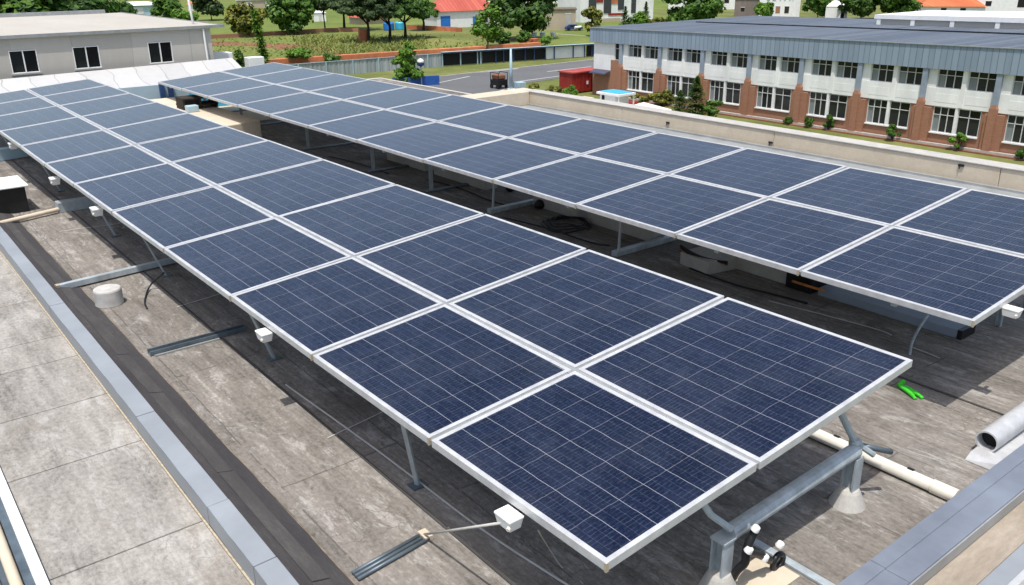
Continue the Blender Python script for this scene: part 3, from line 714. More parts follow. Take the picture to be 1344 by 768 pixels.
# junction boxes on the edge of the front array
JB = [(668, 681, 'large white junction box below the nearest panel of the front array'),
      (347, 440, 'white junction box with black bracket under the third panel row'),
      (127, 277, 'white junction box on the front array above the long square steel tube'),
      (72, 237, 'white junction box beside the black cabinet'),
      (17, 191, 'farthest white junction box at the left edge of the photo')]
def jbox(p, label, s=1.0):
    t = thing('junction_box', p, label, 'junction box', 'white junction boxes on the arrays')
    w_, h_, l_ = .045*s, .04*s, .062*s
    k = MB(); x, y, z = p
    k.hexa([(x-w_*.8, y-l_*.85, z-h_), (x+w_*.8, y-l_*.85, z-h_), (x+w_*.8, y+l_*.85, z-h_), (x-w_*.8, y+l_*.85, z-h_)],
           [(x-w_, y-l_, z+h_*.4), (x+w_, y-l_, z+h_*.4), (x+w_, y+l_, z+h_*.4), (x-w_, y+l_, z+h_*.4)])
    k.build('body', MT['white_plastic'], t, bevel=.006)
    MB().box(x-w_*1.06, x+w_*1.06, y-l_*1.06, y+l_*1.06, z+h_*.4, z+h_*.85).build('lid', MT['white_plastic'], t, bevel=.007)
    MB().tube([(x-w_*.6, y-l_*.7, z-h_*.2), (x-w_*1.15, y-l_*.9, z-h_*.35)], .011*s, 8).build('gland', MT['pvc'], t)
    MB().tube([(x+w_*.8, y, z+h_*.2), (x+w_*.8+.07*s, y, z+h_*.5+.01)], .015*s, 8).build('bracket', MT['black'], t)
    return t
for i, (px, py, lb) in enumerate(JB): jbox(gx(px, py, 2.375), lb, 1.08 if i < 2 else 1.35)
jbox(gy(1328, 409, 2.56)+Vector((0, 0, .0)), 'white junction box hanging below the near edge of the rear array', 1.05)
# beams and rails lying on the roof at the left
t = thing('steel_tube', (2.3, 10.85, 0), 'long square steel tube on the roof ending at the dark felt strip', 'steel tube')
MB().bar((1.62, 10.76, .055), (3.3, 10.94, .055), .07, .07).build('tube', MT['galv'], t, bevel=.004)
MB().bar((1.615, 10.759, .055), (1.65, 10.763, .055), .074, .074).build('end_cap', MT['tan'], t)
o = MB().lathe((2.0, 9.97, 0), [(.152, 0), (.15, .03), (.15, .17), (.142, .19), (.08, .192)], 32).build('roof_pedestal', MT['pedestal'], smooth=False, bevel=.006)
tag(o, 'round pale concrete pedestal on the roof beside the square steel tube', 'pedestal')
t = thing('floor_channel', (2.4, 8.25, 0), 'dark blue grey metal channel lying across the sunlit roof edge', 'channel')
MB().box(1.92, 2.9, 8.20, 8.215, .002, .05).build('flange', MT['galv_dark'], t)
MB().box(1.92, 2.9, 8.285, 8.30, .002, .05).build('flange', MT['galv_dark'], t)
MB().box(1.92, 2.9, 8.215, 8.285, .002, .012).build('web', MT['galv_dark'], t)
MB().box(1.95, 2.6, 8.165, 8.19, .002, .015).build('trim', MT['alu_dull'], t)
t = thing('conduit_bundle', (2.2, 4.07, 0), 'three dark conduits laid side by side in a roof slot', 'conduits')
for j in range(3): MB().tube([(1.90, 4.00+.035*j, .016), (2.46, 4.06+.035*j, .016)], .014, 8).build('conduit', MT['galv_dark'], t, smooth=True)
MB().box(2.43, 2.49, 4.05, 4.15, .003, .035).build('clip', MT['conc'], t)
jb0 = gx(668, 681, 2.375)
tubes('support_rod', [(2.45, 4.10, .03), jb0+Vector((-.04, .02, -.02))], .008, MT['wire'], 'pale rod rising from the dark conduits to the large junction box', 'rod')
# wires
for i, (pts, lb) in enumerate([
    ([gz(232, 403, .006), gz(285, 387, .006), gz(320, 375, .006)], 'pale wire on the shaded roof beside the round pedestal'),
    ([gz(430, 575, .006), gz(497, 543, .006), gz(540, 522, .006)], 'short pale wire on the shaded roof below the second panel row'),
    ([gz(78, 304, .006), gz(160, 293, .006)], 'pale wire on the shaded roof near the black cabinet'),
    ([gz(1009, 395, .02), gz(1080, 413, .012), gz(1150, 432, .008), gz(1170, 440, .006)], 'pale cord across the shaded roof between the arrays'),
    ([gz(1197, 456, .006), gz(1216, 463, .006), gz(1233, 470, .006)], 'short pale wire on the shaded roof near the green strap')]):
    tubes('wire', curve(pts, 5), .005, MT['wire'], lb, 'wire', 'loose wires on the roof', 6)
tubes('wire', curve([gz(375, 505, .01), gz(480, 580, .01), gz(560, 640, .01), gz(640, 700, .01), gz(745, 768, .01), gz(800, 800, .01)], 6), .008, MT['wire'], 'long wire running under the left edge of the front array', 'wire', None, 6)
tubes('cable', curve([gz(193, 405, .01), gz(190, 395, .01), gz(197, 375, .05), gz(215, 358, .25)], 6), .01, MT['black'], 'black cable curling up beside the round pedestal', 'cable')
tubes('wire', curve([gx(706, 696, 2.5), gz(722, 722, .2), gz(738, 745, .0), gz(765, 766, .0)], 5), .004, MT['wire'], 'thin wire hanging below the nearest panel', 'wire', None, 6)
pc = gz(742, 296, .01)
k = MB()
for j in range(4):
    rr = .42-.05*j
    k.tube([pc+Vector((rr*math.cos(a)*.8+.03*j, rr*math.sin(a)*.9, .012+.014*j+.02*math.sin(3*a+j))) for a in [2*PI*i/36 for i in range(37)]], .012, 6)
tag(k.build('cable_coil', MT['black'], smooth=True), 'coil of black cable on the shaded roof between the arrays', 'cable coil')
p = gz(930, 350, 0)
o = MB().prism([(p.x-.28, p.y-.2), (p.x+.25, p.y-.3), (p.x+.35, p.y+.25), (p.x-.2, p.y+.3)], 0, .17).build('concrete_block', MT['conc_grey'], bevel=.012)
tag(o, 'pale concrete block under the rear array edge below black cables', 'block')
t = thing('cable_bundle', (8.3, 6.6, .3), 'bundle of black cables hanging under the rear array above the pale block', 'cables')
for j in range(6):
    a, b_ = gx(893, 322+j*1.2, 7.9+.02*j), gx(955, 344+j*.6, 8.1+.02*j)
    MB().tube(curve([a, a.lerp(b_, .35)+Vector((0, 0, -.05-.012*j)), a.lerp(b_, .7)+Vector((0, 0, -.04)), b_], 4), .016, 6).build('cable', MT['black' if j != 3 else 'orange'], t, smooth=True)
for i, (pts, lb) in enumerate([
    ([(660, 285), (720, 300), (775, 318), (800, 322)], 'black cable lying between the arrays beside the cable coil'),
    ([(560, 236), (600, 246), (640, 262), (668, 270)], 'black cable along the roof under the middle of the rear array'),
    ([(905, 352), (960, 372), (1010, 385), (1060, 398)], 'black cable running from the pale block to the cable tray'),
    ([(430, 205), (470, 214), (510, 228)], 'black cable on the far part of the shaded roof')]):
    tubes('cable', curve([gz(x, y, .012) for x, y in pts], 6), .012, MT['black'], lb, 'cable', 'loose black cables under the rear array', 6)
t = thing('cable_tray', (8.55, 4.2, 0), 'long blue grey cable tray under the near end of the rear array', 'cable tray')
MB().box(8.35, 8.62, 3.42, 5.0, .0, .09).build('tray', MT['pilaster'], t, bevel=.006)
MB().box(8.34, 8.63, 3.37, 3.415, .0, .10).build('end_cap', MT['black'], t)
MB().box(8.3, 8.7, 5.06, 5.4, .0, .20).build('connector', MT['black'], t, bevel=.01)
tubes('cable', curve([gz(1040, 369, .12), gz(1062, 376, .12), gz(1082, 382, .10)], 4), .016, MT['orange'], 'short orange cable at the head of the cable tray', 'cable')
tubes('conduit', curve([gz(1194, 466, .0), gz(1197, 450, .06), gz(1206, 432, .1), gz(1218, 414, .14)], 6), .013, MT['galv'], 'grey bent conduit rising from the roof to the cable tray', 'conduit')
for i, (px, py, lb) in enumerate([(708, 268, 'black connector ball on the roof left of the cable coil'), (670, 246, 'black connector under the rear array near the base beam')]):
    p = gz(px, py, .07); k = MB().lathe(p, [(.03, -.07), (.08, -.04), (.09, 0), (.06, .05), (.02, .07)], 10)
    tag(k.build('cable_connector', MT['black']), lb, 'connector')
# black cabinet at the left edge
t = thing('equipment_cabinet', (1.85, 15.1, 0), 'black equipment cabinet with pale lid at the left edge of the photo', 'cabinet')
MB().box(1.35, 2.12, 15.0, 15.75, .0, .40).build('body', MT['black'], t, bevel=.01)
MB().box(1.30, 2.17, 14.95, 15.80, .402, .43).build('lid', MT['wall_white'], t, bevel=.01)
tubes('steel_tube', [(1.6, 14.3, .06), (3.6, 14.95, .06)], .034, MT['conc'], 'pale round tube in front of the black cabinet', 'tube')
o = MB().box(2.45, 3.9, 14.55, 14.75, .0, .16).build('steel_tube', MT['galv'], bevel=.008); o.location = (0, 0, .0)
tag(o, 'short blue grey channel under the front array behind the round tube', 'channel')
o = MB().bar((1.9, 19.5, .12), (4.2, 20.1, .12), .22, .22).build('steel_beam', MT['paleblue']); tag(o, 'pale steel beam under the far left edge of the front array', 'beam')
# far end between the arrays
o = MB().prism([(5.62, 17.7), (7.3, 18.1), (7.3, 23.0), (5.62, 23.0)], .0, .45).build('low_platform', MT['conc'], bevel=.02)
tag(o, 'low beige platform at the far end between the arrays', 'platform')
p = gz(243, 145, .45); q = gz(287, 141, .45); L = q.x-p.x
t = thing('pallet_rack', (p.x, p.y, .45), 'dark wooden rack standing on the low beige platform', 'rack')
for a in (0, .5, 1): MB().box(p.x+L*a-.025, p.x+L*a+.025, p.y, p.y+.5, .45, .72).build('post', MT['bark'], t)
for z in (.52, .68): MB().box(p.x-.03, p.x+L+.03, p.y-.02, p.y+.52, z, z+.035).build('shelf', MT['bark'], t)
MB().box(p.x+.0, p.x+L*.46, p.y+.02, p.y+.48, .555, .675).build('crate', MT['void'], t)
p = gz(252, 147, .45); o = MB().box(p.x-.12, p.x+.14, p.y-.1, p.y+.1, .45, .60).build('metal_box', MT['paleblue'], bevel=.015); tag(o, 'small pale blue box in front of the dark rack', 'box')
t = thing('blue_screen', (7.4, 23.6, 0), 'blue sheet screen at the far end between the arrays', 'screen')
MB().box(5.6, 7.62, 23.55, 23.6, 0, .72).build('sheet', MT['paleblue'], t)
MB().box(7.62, 9.4, 23.55, 23.6, 0, .66).build('sheet', MT['cyan'], t)
for px in (213, 224): x = gy(px, 120, 23.5).x; MB().box(x-.06, x+.06, 23.45, 23.54, 0, .78).build('post', MT['navy'], t)

# ------------------------------------------------------------------ left building with flat beige roof
YB = 44.0
t = thing('flat_roof_building', (8, YB, GZ), 'grey beige building with three windows and a flat beige roof', 'building')
bx0, bx1 = -2.0, 15.72
ZB, ZE = -.95, .76
# wall pieces round the three windows
wins = [(6.72, 7.82), (9.30, 10.42), (12.62, 13.74)]; wz0, wz1 = -.73, .25
k = MB(); xs = [bx0]+[v for wn_ in wins for v in wn_]+[bx1]
for a, b_ in zip(xs[0::2], xs[1::2]): k.box(a, b_, YB, YB+.22, GZ, ZE)
for a, b_ in wins: k.box(a, b_, YB, YB+.22, GZ, wz0); k.box(a, b_, YB, YB+.22, wz1, ZE)
k.box(bx1-.22, bx1, YB+.22, 61.5, GZ, ZE); k.box(bx0, bx1-.22, 61.2, 61.5, GZ, ZE); k.box(bx0, bx0+.2, YB+.22, 61.2, GZ, ZE)
k.build('wall', MT['beige_wall'], t)
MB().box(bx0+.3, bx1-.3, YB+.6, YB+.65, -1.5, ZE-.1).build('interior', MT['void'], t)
for a, b_ in wins:
    m_ = (a+b_)/2
    k = MB(); k.add([(a, YB+.10, wz0), (m_, YB+.10, wz0), (m_, YB+.10, wz1), (a, YB+.10, wz1)], [(0, 1, 2, 3)])
    k.add([(m_, YB+.12, wz0), (b_, YB+.12, wz0), (b_, YB+.12, wz1), (m_, YB+.12, wz1)], [(0, 1, 2, 3)])
    wo = k.build('window', MT['panes_dark'], t)
    k = MB()
    for x in (a, b_-.032): k.box(x, x+.032, YB-.02, YB+.09, wz0, wz1)
    k.box(m_-.02, m_+.02, YB-.01, YB+.09, wz0+.04, wz1-.04)
    for z in (wz0, wz1-.04): k.box(a+.033, b_-.033, YB-.015, YB+.09, z, z+.03)
    k.build('frame', MT['white'], wo)
    MB().box(a-.06, b_+.06, YB-.07, YB+.05, wz0-.07, wz0-.004).build('sill', MT['conc_grey'], wo)
k = MB(); k.box(bx0-.3, 16.35, YB-.11, 62, ZE+.004, ZE+.10); k.build('roof', MT['beige_roof'], t)
k = MB(); k.box(bx0-.3, 16.36, YB-.15, YB-.112, ZE-.0, ZE+.14); k.box(16.362, 16.40, YB-.15, 62, ZE, ZE+.14)
k.box(bx0-.3, 15.4, 61.7, 62.05, ZE+.10, ZE+.32); k.build('roof_edge', MT['alu_dull'], t)
for p in (15.35, ): MB().tube([(p, YB-.07, ZE-.02), (p+.02, YB-.12, ZB-.2)], .05, 8).build('downpipe', MT['white'], t)
MB().box(15.75, 15.83, YB+.4, YB+.5, ZB-.6, ZE).build('corner_post', MT['wframe'], t)
p = gy(255, 30, 46.0)
tubes('flag_pole', [p+Vector((0, 0, -1.2)), gy(245, -12, 46.0)], .06, MT['wframe'], 'tall pale pole standing at the corner of the beige roof', 'pole')
# white ribbed sheet in front of the building, sloped so it catches more sun
zz = lambda z: CAM_H-(CAM_H-z)*1.15
k = MB(); x0, x1 = -2, 16.5
k.hexa([(x0, 41.2, -1.85), (x1, 41.2, -1.62), (x1, 43.6, -.82), (x0, 43.6, -1.14)], [(x0, 41.2, -1.73), (x1, 41.2, -1.50), (x1, 43.6, -.70), (x0, 43.6, -1.02)])
k.box(x0, x1-.2, 41.4, 41.55, -11.4, -1.86)
tag(k.build('ribbed_canopy', MT['white_sheet']), 'white ribbed lean-to sheet below the windows of the grey beige building', 'canopy')
k = MB(); k.box(16.55, 16.9, 44, 44.8, -11.4, -.70); k.build
o = MB().box(15.6, 17.05, 44.9, 45.6, GZ, -.56).build('white_wall', MT['white'], bevel=.03); tag(o, 'plain white wall block right of the grey beige building', 'wall')
o = MB().box(17.5, 18.35, 44, 44.6, GZ, -.80).build('white_wall', MT['white'], bevel=.03); tag(o, 'small white wall block beside the tall narrow plant', 'wall')

# ------------------------------------------------------------------ school-like building on the right
BX = 73.5; FX = 73.14
pil = [72.5-6.0*i for i in range(10)]          # pilaster lines
t = thing('long_building', (BX, 45, GZ), 'long two storey building with brick piers and blue grey fascia', 'building')
def ftop(y): return -3.58+(77.0-y)*0.0128
def fbot(y): return -5.22+(77.0-y)*0.0050
yE, yN = 77.2, 12.0
k = MB()
for z0, z1 in ((-8.05, -6.55),): k.box(BX-.045, BX+.4, yN, 72.4, z0, z1)
k.box(BX+.0, BX+.4, yN, 72.4, -4.98, -4.2)
lower = MB(); sills = MB()
wins_u, wins_l = [], []
for y in pil:
    a0, a1 = y-.95, y-3.05; b0, b1 = y-3.5, y-5.72
    wins_u += [(a1, a0), (b1, b0)]
    # white piers between upper windows
    k.box(BX-.02, BX+.4, a0, y+.28, -6.55, -4.98); k.box(BX-.02, BX+.4, b0, a1, -6.55, -4.98)
    k.box(BX-.085, BX-.022, b0+.06, a1-.06, -8.0, -4.98)
    c0, c1 = y-1.05, y-5.0
    m_ = (c0+c1)/2
    wins_l += [(m_+.12, c0), (c1, m_-.12)]
    lower.box(BX+.02, BX+.4, y-6+.95+.0, y-6-1.05, -10.25, -8.05)
    sills.box(BX-.10, BX+.3, c1-.05, c0+.05, -10.33, -10.22)
    sills.box(BX-.02, BX+.1, m_-.12, m_+.12, -10.22, -8.05)
    # bay panel relief below upper windows
    k.box(BX-.057, BX-.045, y-2.9, y-1.0, -7.7, -7.0); k.box(BX-.057, BX-.045, y-5.5, y-3.6, -7.7, -7.0)
lower.box(BX+.02, BX+.4, 71.45, 72.85, -10.25, -8.05)
lower.box(BX+.02, BX+.4, yN, 72.85, GZ, -10.25)
k.box(BX-.0, BX+6, 73.7, 77.2, -8.34, -5.0)              # white end block
k.build('wall', MT['wall_white'], t)
lower.box(BX-.05, BX+6, 72.8, 74.25, GZ, -7.12); lower.box(BX-.02, BX+5.9, 74.25, 77.3, GZ, -8.36)
lower.build('brick_wall', MT['brick'], t)
sills.build('sills', MT['white'], t)
MB().box(BX+.5, BX+30, yN, 77.0, GZ+.02, -3.9).build('core', MT['void'], t)
for y in pil:
    MB().box(BX-.29, BX-.02, y-.22, y+.22, -7.5, -4.9).build('pilaster', MT['pilaster'], t)
    k = MB(); k.box(BX-.40, BX+.02, y-.30, y+.30, GZ+.0, -7.75)
    k.hexa([(BX-.40, y-.30, -7.75), (BX+.0, y-.30, -7.75), (BX+.0, y+.30, -7.75), (BX-.40, y+.30, -7.75)],
           [(BX-.36, y-.16, -7.42), (BX+.0, y-.16, -7.42), (BX+.0, y+.16, -7.42), (BX-.36, y+.16, -7.42)])
    k.box(BX-.2, BX+.02, y-.92, y-.30, GZ, -8.2); k.box(BX-.2, BX+.02, y+.30, y+.62, GZ, -8.2)
    k.build('brick_pier', MT['brick'], t)
def wingrid(y0, y1, z0, z1, nx, trans, X):
    k = MB()
    for i in range(nx):
        a, b_ = y0+(y1-y0)*i/nx, y0+(y1-y0)*(i+1)/nx
        for za, zb in ((z0, trans), (trans, z1)):
            k.add([(X, a, za), (X, a, zb), (X, b_, zb), (X, b_, za)], [(0, 1, 2, 3)])
    wo = k.build('window', MT['panes'], t)
    k = MB()
    for i in range(nx+1):
        yy = y0+(y1-y0)*i/nx; yy = min(max(yy, y0+.03), y1-.03)
        k.box(X-.09, X-.01, yy-.028, yy+.028, z0, z1)
    for z in (z0+.035, trans, z1-.035):
        for i in range(nx):
            a, b_ = y0+(y1-y0)*i/nx+.030, y0+(y1-y0)*(i+1)/nx-.030
            k.box(X-.085, X-.012, a, b_, z-.024, z+.024)
    k.build('frame', MT['wframe'], wo)
for a, b_ in wins_u: wingrid(a, b_, -6.55, -4.98, 3, -5.50, BX+.20)
for a, b_ in wins_l: wingrid(a, b_, -10.22, -8.08, 3 if (int(a*10) % 3) else 2, -8.75, BX+.16)
wingrid(72.85, 73.65, -7.1, -5.0, 1, -5.8, BX+.12)
# fascia, roof
k = MB(); k.hexa([(FX, yN, fbot(yN)), (FX+.12, yN, fbot(yN)), (FX+.12, yE+.4, fbot(yE)), (FX, yE+.4, fbot(yE))],
                 [(FX, yN, ftop(yN)), (FX+.12, yN, ftop(yN)), (FX+.12, yE+.4, ftop(yE)), (FX, yE+.4, ftop(yE))])
k.hexa([(FX+.12, yE+.28, fbot(yE)), (104, yE+.28, fbot(yE)), (104, yE+.4, fbot(yE)), (FX+.12, yE+.4, fbot(yE))],
       [(FX+.12, yE+.28, ftop(yE)), (104, yE+.28, ftop(yE)), (104, yE+.4, ftop(yE)), (FX+.12, yE+.4, ftop(yE))])
k.build('fascia', MT['fascia'], t)
MB().box(FX+.12, BX+.42, yN, yE, -5.02, -4.99).build('soffit', MT['wall_white'], t)
k = MB(); r0_, r1_ = ftop(yN)-.03, ftop(yE)-.03
k.hexa([(FX+.121, yN, r0_-.1), (88, yN, r0_-.1), (88, yE+.27, r1_-.1), (FX+.121, yE+.27, r1_-.1)], [(FX+.121, yN, r0_), (88, yN, r0_), (88, yE+.27, r1_), (FX+.121, yE+.27, r1_)])
k.hexa([(88.001, yN, r0_-.3), (104, yN, r0_-.3), (104, yE+.27, r1_-.3), (88.001, yE+.27, r1_-.3)], [(88.001, yN, r0_+.02), (104, yN, r0_+.06), (104, yE+.27, r1_+.06), (88.001, yE+.27, r1_+.02)])
k.build('roof', MT['roof_blue'], t)
k = MB(); k.bar((FX-.03, yN, ftop(yN)-.03), (FX-.03, yE+.4, ftop(yE)-.03), .10, .07); k.build('roof_trim', MT['alu_dull'], t)
MB().bar((88, yN, r0_+.10), (88, 74, r1_+.10), .12, .10).build('roof_ridge', MT['void'], t)
k = MB(); k.hexa([(BX-1.0, 74.3, -8.75), (BX-.03, 74.3, -8.75), (BX-.03, 77.0, -8.75), (BX-1.0, 77.0, -8.75)], [(BX-.95, 74.35, -8.62), (BX-.03, 74.35, -8.40), (BX-.03, 76.95, -8.40), (BX-.95, 76.95, -8.62)])
k.build('awning', MT['slate'], t)
# white roofed block on top
t = thing('rooftop_block', (95, 38, -3.2), 'white roofed pavilion with grey panels behind the blue grey roof', 'building')
k = MB(); zt0, zt1 = -2.62, -2.15
k.box(94.9, 106, 15, 53.6, -4, -2.3); k.build('wall', MT['beige_wall'], t)
for y in (53.45, 49.5, 45.2, 40.6, 36.4, 33): MB().box(94.72, 94.89, y-.22, y+.22, -4, -2.5).build('pillar', MT['wall_white'], t)
k = MB(); k.hexa([(94.68, 15, -2.2), (107, 15, -2.2), (107, 54, -2.66), (94.68, 54, -2.66)], [(94.68, 15, -1.62), (107, 15, -1.62), (107, 54, -2.22), (94.68, 54, -2.22)])
k.build('roof', MT['white'], t)

# ------------------------------------------------------------------ trees and shrubs
def leafcloud(k, c, rad, n, size, rng, clumps=14, shell=.45, flat=.62):
    n = int(n*1.5); size *= 1.25
    c = Vector(c); cl = []
    for _ in range(clumps):
        while True:
            d = Vector((rng.uniform(-1, 1), rng.uniform(-1, 1), rng.uniform(-1, 1)))
            if .25 < d.length < 1: break
        d = d.normalized()*rng.uniform(shell, .88)
        cl.append((Vector((d.x*rad[0], d.y*rad[1], d.z*rad[2])), rng.uniform(.20, .44)))
    for i in range(n):
        o, s = cl[rng.randrange(clumps)]
        d = Vector((rng.gauss(0, 1), rng.gauss(0, 1), rng.gauss(0, 1))).normalized()*(rng.random()**.4)
        p = c+o+Vector((d.x*rad[0]*s, d.y*rad[1]*s, d.z*rad[2]*s*.85))
        nrm = (d+Vector((rng.uniform(-.6, .6), rng.uniform(-.6, .6), rng.uniform(0, .9)))).normalized()
        a = nrm.cross(Vector((rng.uniform(-1, 1), rng.uniform(-1, 1), rng.uniform(-1, 1)))).normalized(); b_ = nrm.cross(a)
        l = size*rng.uniform(.6, 1.4); wd = l*flat
        k.add([p-a*l, p+b_*wd-nrm*l*.15, p+a*l, p-b_*wd-nrm*l*.15], [(0, 1, 2, 3)])
def tree(p, h, cw, mat, label, name='tree', trunk=.3, n=2600, size=.32, seed=1, group=None, bark='bark', cat='tree', depth=None, forks=3, tr=.16):
    """tapered trunk with limbs and a clumpy crown"""
    rng = random.Random(seed); p = Vector(p)
    t = thing(name, p, label, cat, group)
    th = h*trunk; k = MB(); cz = p.z+th+(h-th)*.5
    lean = Vector((rng.uniform(-.3, .3), rng.uniform(-.3, .3), 0))
    k.tube([p, p+lean*.3+Vector((0, 0, th*.5)), p+lean*.6+Vector((0, 0, th)), p+lean+Vector((0, 0, th+(h-th)*.5))], [tr*1.3, tr, tr*.8, tr*.35], 8)
    for f in range(forks):
        a = 2*PI*f/forks+rng.uniform(0, 1); e = Vector((math.cos(a)*cw*.32, math.sin(a)*cw*.32, th+(h-th)*rng.uniform(.35, .7)))
        s = p+lean*.6+Vector((0, 0, th*rng.uniform(.75, 1)))
        k.tube([s, s.lerp(p+e, .5)+Vector((0, 0, -.1)), p+e], [tr*.6, tr*.4, tr*.15], 6)
    k.build('trunk', MT[bark], t)
    k = MB(); leafcloud(k, (p.x+lean.x, p.y+lean.y, cz), (cw/2, (depth or cw)/2, (h-th)/2*1.08), n, size, rng, max(24, int(cw*3)))
    k.build('crown', mat, t)
    return t
def umbrella(p, h, cw, mat, label, seed, group):
    rng = random.Random(seed); p = Vector(p); t = thing('tree', p, label, 'tree', group)
    k = MB(); top = h*.42
    k.tube([p, p+Vector((.15, 0, top*.6)), p+Vector((.0, .1, top))], [.38, .26, .2], 8)
    ends = []
    for f in range(6):
        a = 2*PI*f/6+rng.uniform(-.3, .3); e = p+Vector((math.cos(a)*cw*.36, math.sin(a)*cw*.36, h*rng.uniform(.50, .70)))
        s = p+Vector((0, .1, top*rng.uniform(.75, 1))); ends.append(e)
        k.tube([s, s.lerp(e, .5)+Vector((0, 0, .4)), e], [.16, .1, .05], 6)
    k.build('trunk', MT['bark'], t)
    k = MB()
    for e in ends: leafcloud(k, e+Vector((0, 0, .4)), (cw*.32, cw*.32, h*.17), 900, .40, rng, 9)
    leafcloud(k, p+Vector((0, 0, h*.84)), (cw*.42, cw*.42, h*.2), 1900, .40, rng, 12)
    k.build('crown', mat, t); return t
def conifer(p, h, cw, mat, label, seed, n=1200, size=.16, name='conifer', group=None, cat='tree'):
    rng = random.Random(seed); p = Vector(p); t = thing(name, p, label, cat, group)
    MB().tube([p, p+Vector((0, 0, h*.9))], [.08, .015], 6).build('trunk', MT['bark'], t)
    k = MB()
    for i in range(n):
        z = rng.random()**1.3; a = rng.uniform(0, 2*PI); tier = .72+.28*math.cos(z*34+math.sin(a*3))
        r = cw/2*(1-z)**.8*tier*rng.uniform(.35, 1.05)
        c = p+Vector((math.cos(a)*r, math.sin(a)*r, h*(.06+.94*z)))
        d = Vector((math.cos(a+rng.uniform(-.6, .6)), math.sin(a+rng.uniform(-.6, .6)), rng.uniform(-.3, .5))).normalized()
        s = d.cross(Vector((0, 0, 1))).normalized(); l = size*rng.uniform(.7, 1.4)
        k.add([c-d*l, c+s*l*.4, c+d*l, c-s*l*.4], [(0, 1, 2, 3)])
    k.build('crown', mat, t); return t
def shrub(p, h, cw, mat, label, seed, n=700, size=.14, name='shrub', group=None, cat='shrub', stem=.15):
    rng = random.Random(seed); p = Vector(p); t = thing(name, p, label, cat, group)
    k = MB()
    for f in range(4):
        a = 2*PI*f/4+.3; k.tube([p, p+Vector((math.cos(a)*cw*.2, math.sin(a)*cw*.2, h*.6))], [.05, .02], 5)
    k.build('stem', MT['bark'], t)
    k = MB(); leafcloud(k, p+Vector((0, 0, h*(.5+stem/2))), (cw/2, cw/2, h*(.5-stem/2)), n, size, rng, 9)
    k.build('crown', mat, t); return t

# trees in the field and beyond it
tree(gz(278, 27), 12.5, 10, MT['leaf_grey'], 'tall dark tree right of the pale pole at the beige roof corner', n=2400, size=.5, seed=11, trunk=.12)
tree(gz(322, 48), 7.6, 9.6, MT['leaf_yellow'], 'rounded yellow green tree on the lawn behind the brick field wall', n=2600, size=.38, seed=12, trunk=.10)
tree(gz(386, 45), 10.0, 12, MT['leaf_mid'], 'dense round green tree with a dark base behind the brick field wall', n=3400, size=.40, seed=13, trunk=.10)
tree(gz(427, 40), 11.5, 8, MT['leaf_dark'], 'dark tree standing between the round green tree and the umbrella trees', n=2200, size=.42, seed=14, trunk=.35)
umbrella(gz(452, 40), 12.5, 15, MT['leaf_grey'], 'leftmost spreading umbrella tree with dark trunk behind the field wall', 15, 'umbrella trees in the field')
umbrella(gz(484, 56), 11.5, 11.5, MT['leaf_grey'], 'umbrella tree with a black trunk beside the brick pillar', 16, 'umbrella trees in the field')
umbrella(gz(512, 54), 10.4, 11.0, MT['leaf_dark'], 'umbrella tree with several pale stems in the tall grass', 17, 'umbrella trees in the field')
umbrella(gz(532, 51), 9.6, 10.5, MT['leaf_mid'], 'rightmost umbrella tree reaching towards the red roofed house', 18, 'umbrella trees in the field')
umbrella(gz(556, 40), 7.0, 6.0, MT['leaf_mid'], 'small leaning tree beside the red roofed house', 19, 'umbrella trees in the field')
tree(gz(640, 66), 8.0, 5.6, MT['leaf_light'], 'light leafy tree behind the dark railing fence', n=1700, size=.26, seed=20, trunk=.16, bark='bark_pale')
tree(gz(662, 62), 3.2, 3.4, MT['leaf_mid'], 'low bushy tree right of the light leafy tree', n=800, size=.25, seed=21, trunk=.1)
tree(gz(686, 52), 12.5, 15.0, MT['leaf_dark'], 'huge dark tree in front of the tan shed', n=4200, size=.42, seed=22, trunk=.16)
tree(gz(688, 62), 3.3, 3.0, MT['leaf_mid'], 'small dark green tree under the huge dark tree', n=800, size=.22, seed=23, trunk=.15)
shrub(gz(715, 60), 2.0, 3.6, MT['leaf_light'], 'light green shrub on the lawn behind the fence', 24, 700, .22)
tree(gz(777, 48), 6.5, 5.4, MT['leaf_yellow'], 'yellow green tree at the corner of the blue grey fascia', n=1500, size=.3, seed=25, trunk=.15)
conifer(gz(820, 38), 5.2, 4.2, MT['leaf_mid'], 'broad cone shaped tree in front of the striped white building', 26, 1500, .3)
conifer(gz(847, 36), 6.0, 4.0, MT['leaf_mid'], 'pointed cone shaped tree left of the big roadside tree', 27, 1500, .3)
tree(gz(838, 38), 4.0, 5.0, MT['leaf_light'], 'light round tree between the two cone shaped trees', n=900, size=.3, seed=28, trunk=.1)
tree(gz(902, 38), 9.8, 15, MT['leaf_mid'], 'wide green tree behind the left half of the long grey roof', n=3800, size=.42, seed=29, trunk=.12)
shrub(gz(865, 36), 2.4, 7, MT['leaf_yellow'], 'low olive hedge under the wide green tree', 30, 900, .3)
tree(gz(1001, 26), 4.8, 5.4, MT['leaf_light'], 'small round tree left of the blue lettered building', n=1300, size=.4, seed=31, trunk=.1)
tree(gz(1073, 24), 8.0, 7.4, MT['leaf_mid'], 'green tree right of the blue lettered building', n=1800, size=.45, seed=32, trunk=.1)
tree(gz(1130, 26), 9.5, 12.5, MT['leaf_dark'], 'dark tree right of the white gabled house', n=2800, size=.45, seed=33, trunk=.1)
tree(gz(1178, 26), 9.5, 12.0, MT['leaf_mid'], 'broad tree left of the orange roofed house', n=2800, size=.45, seed=34, trunk=.1)
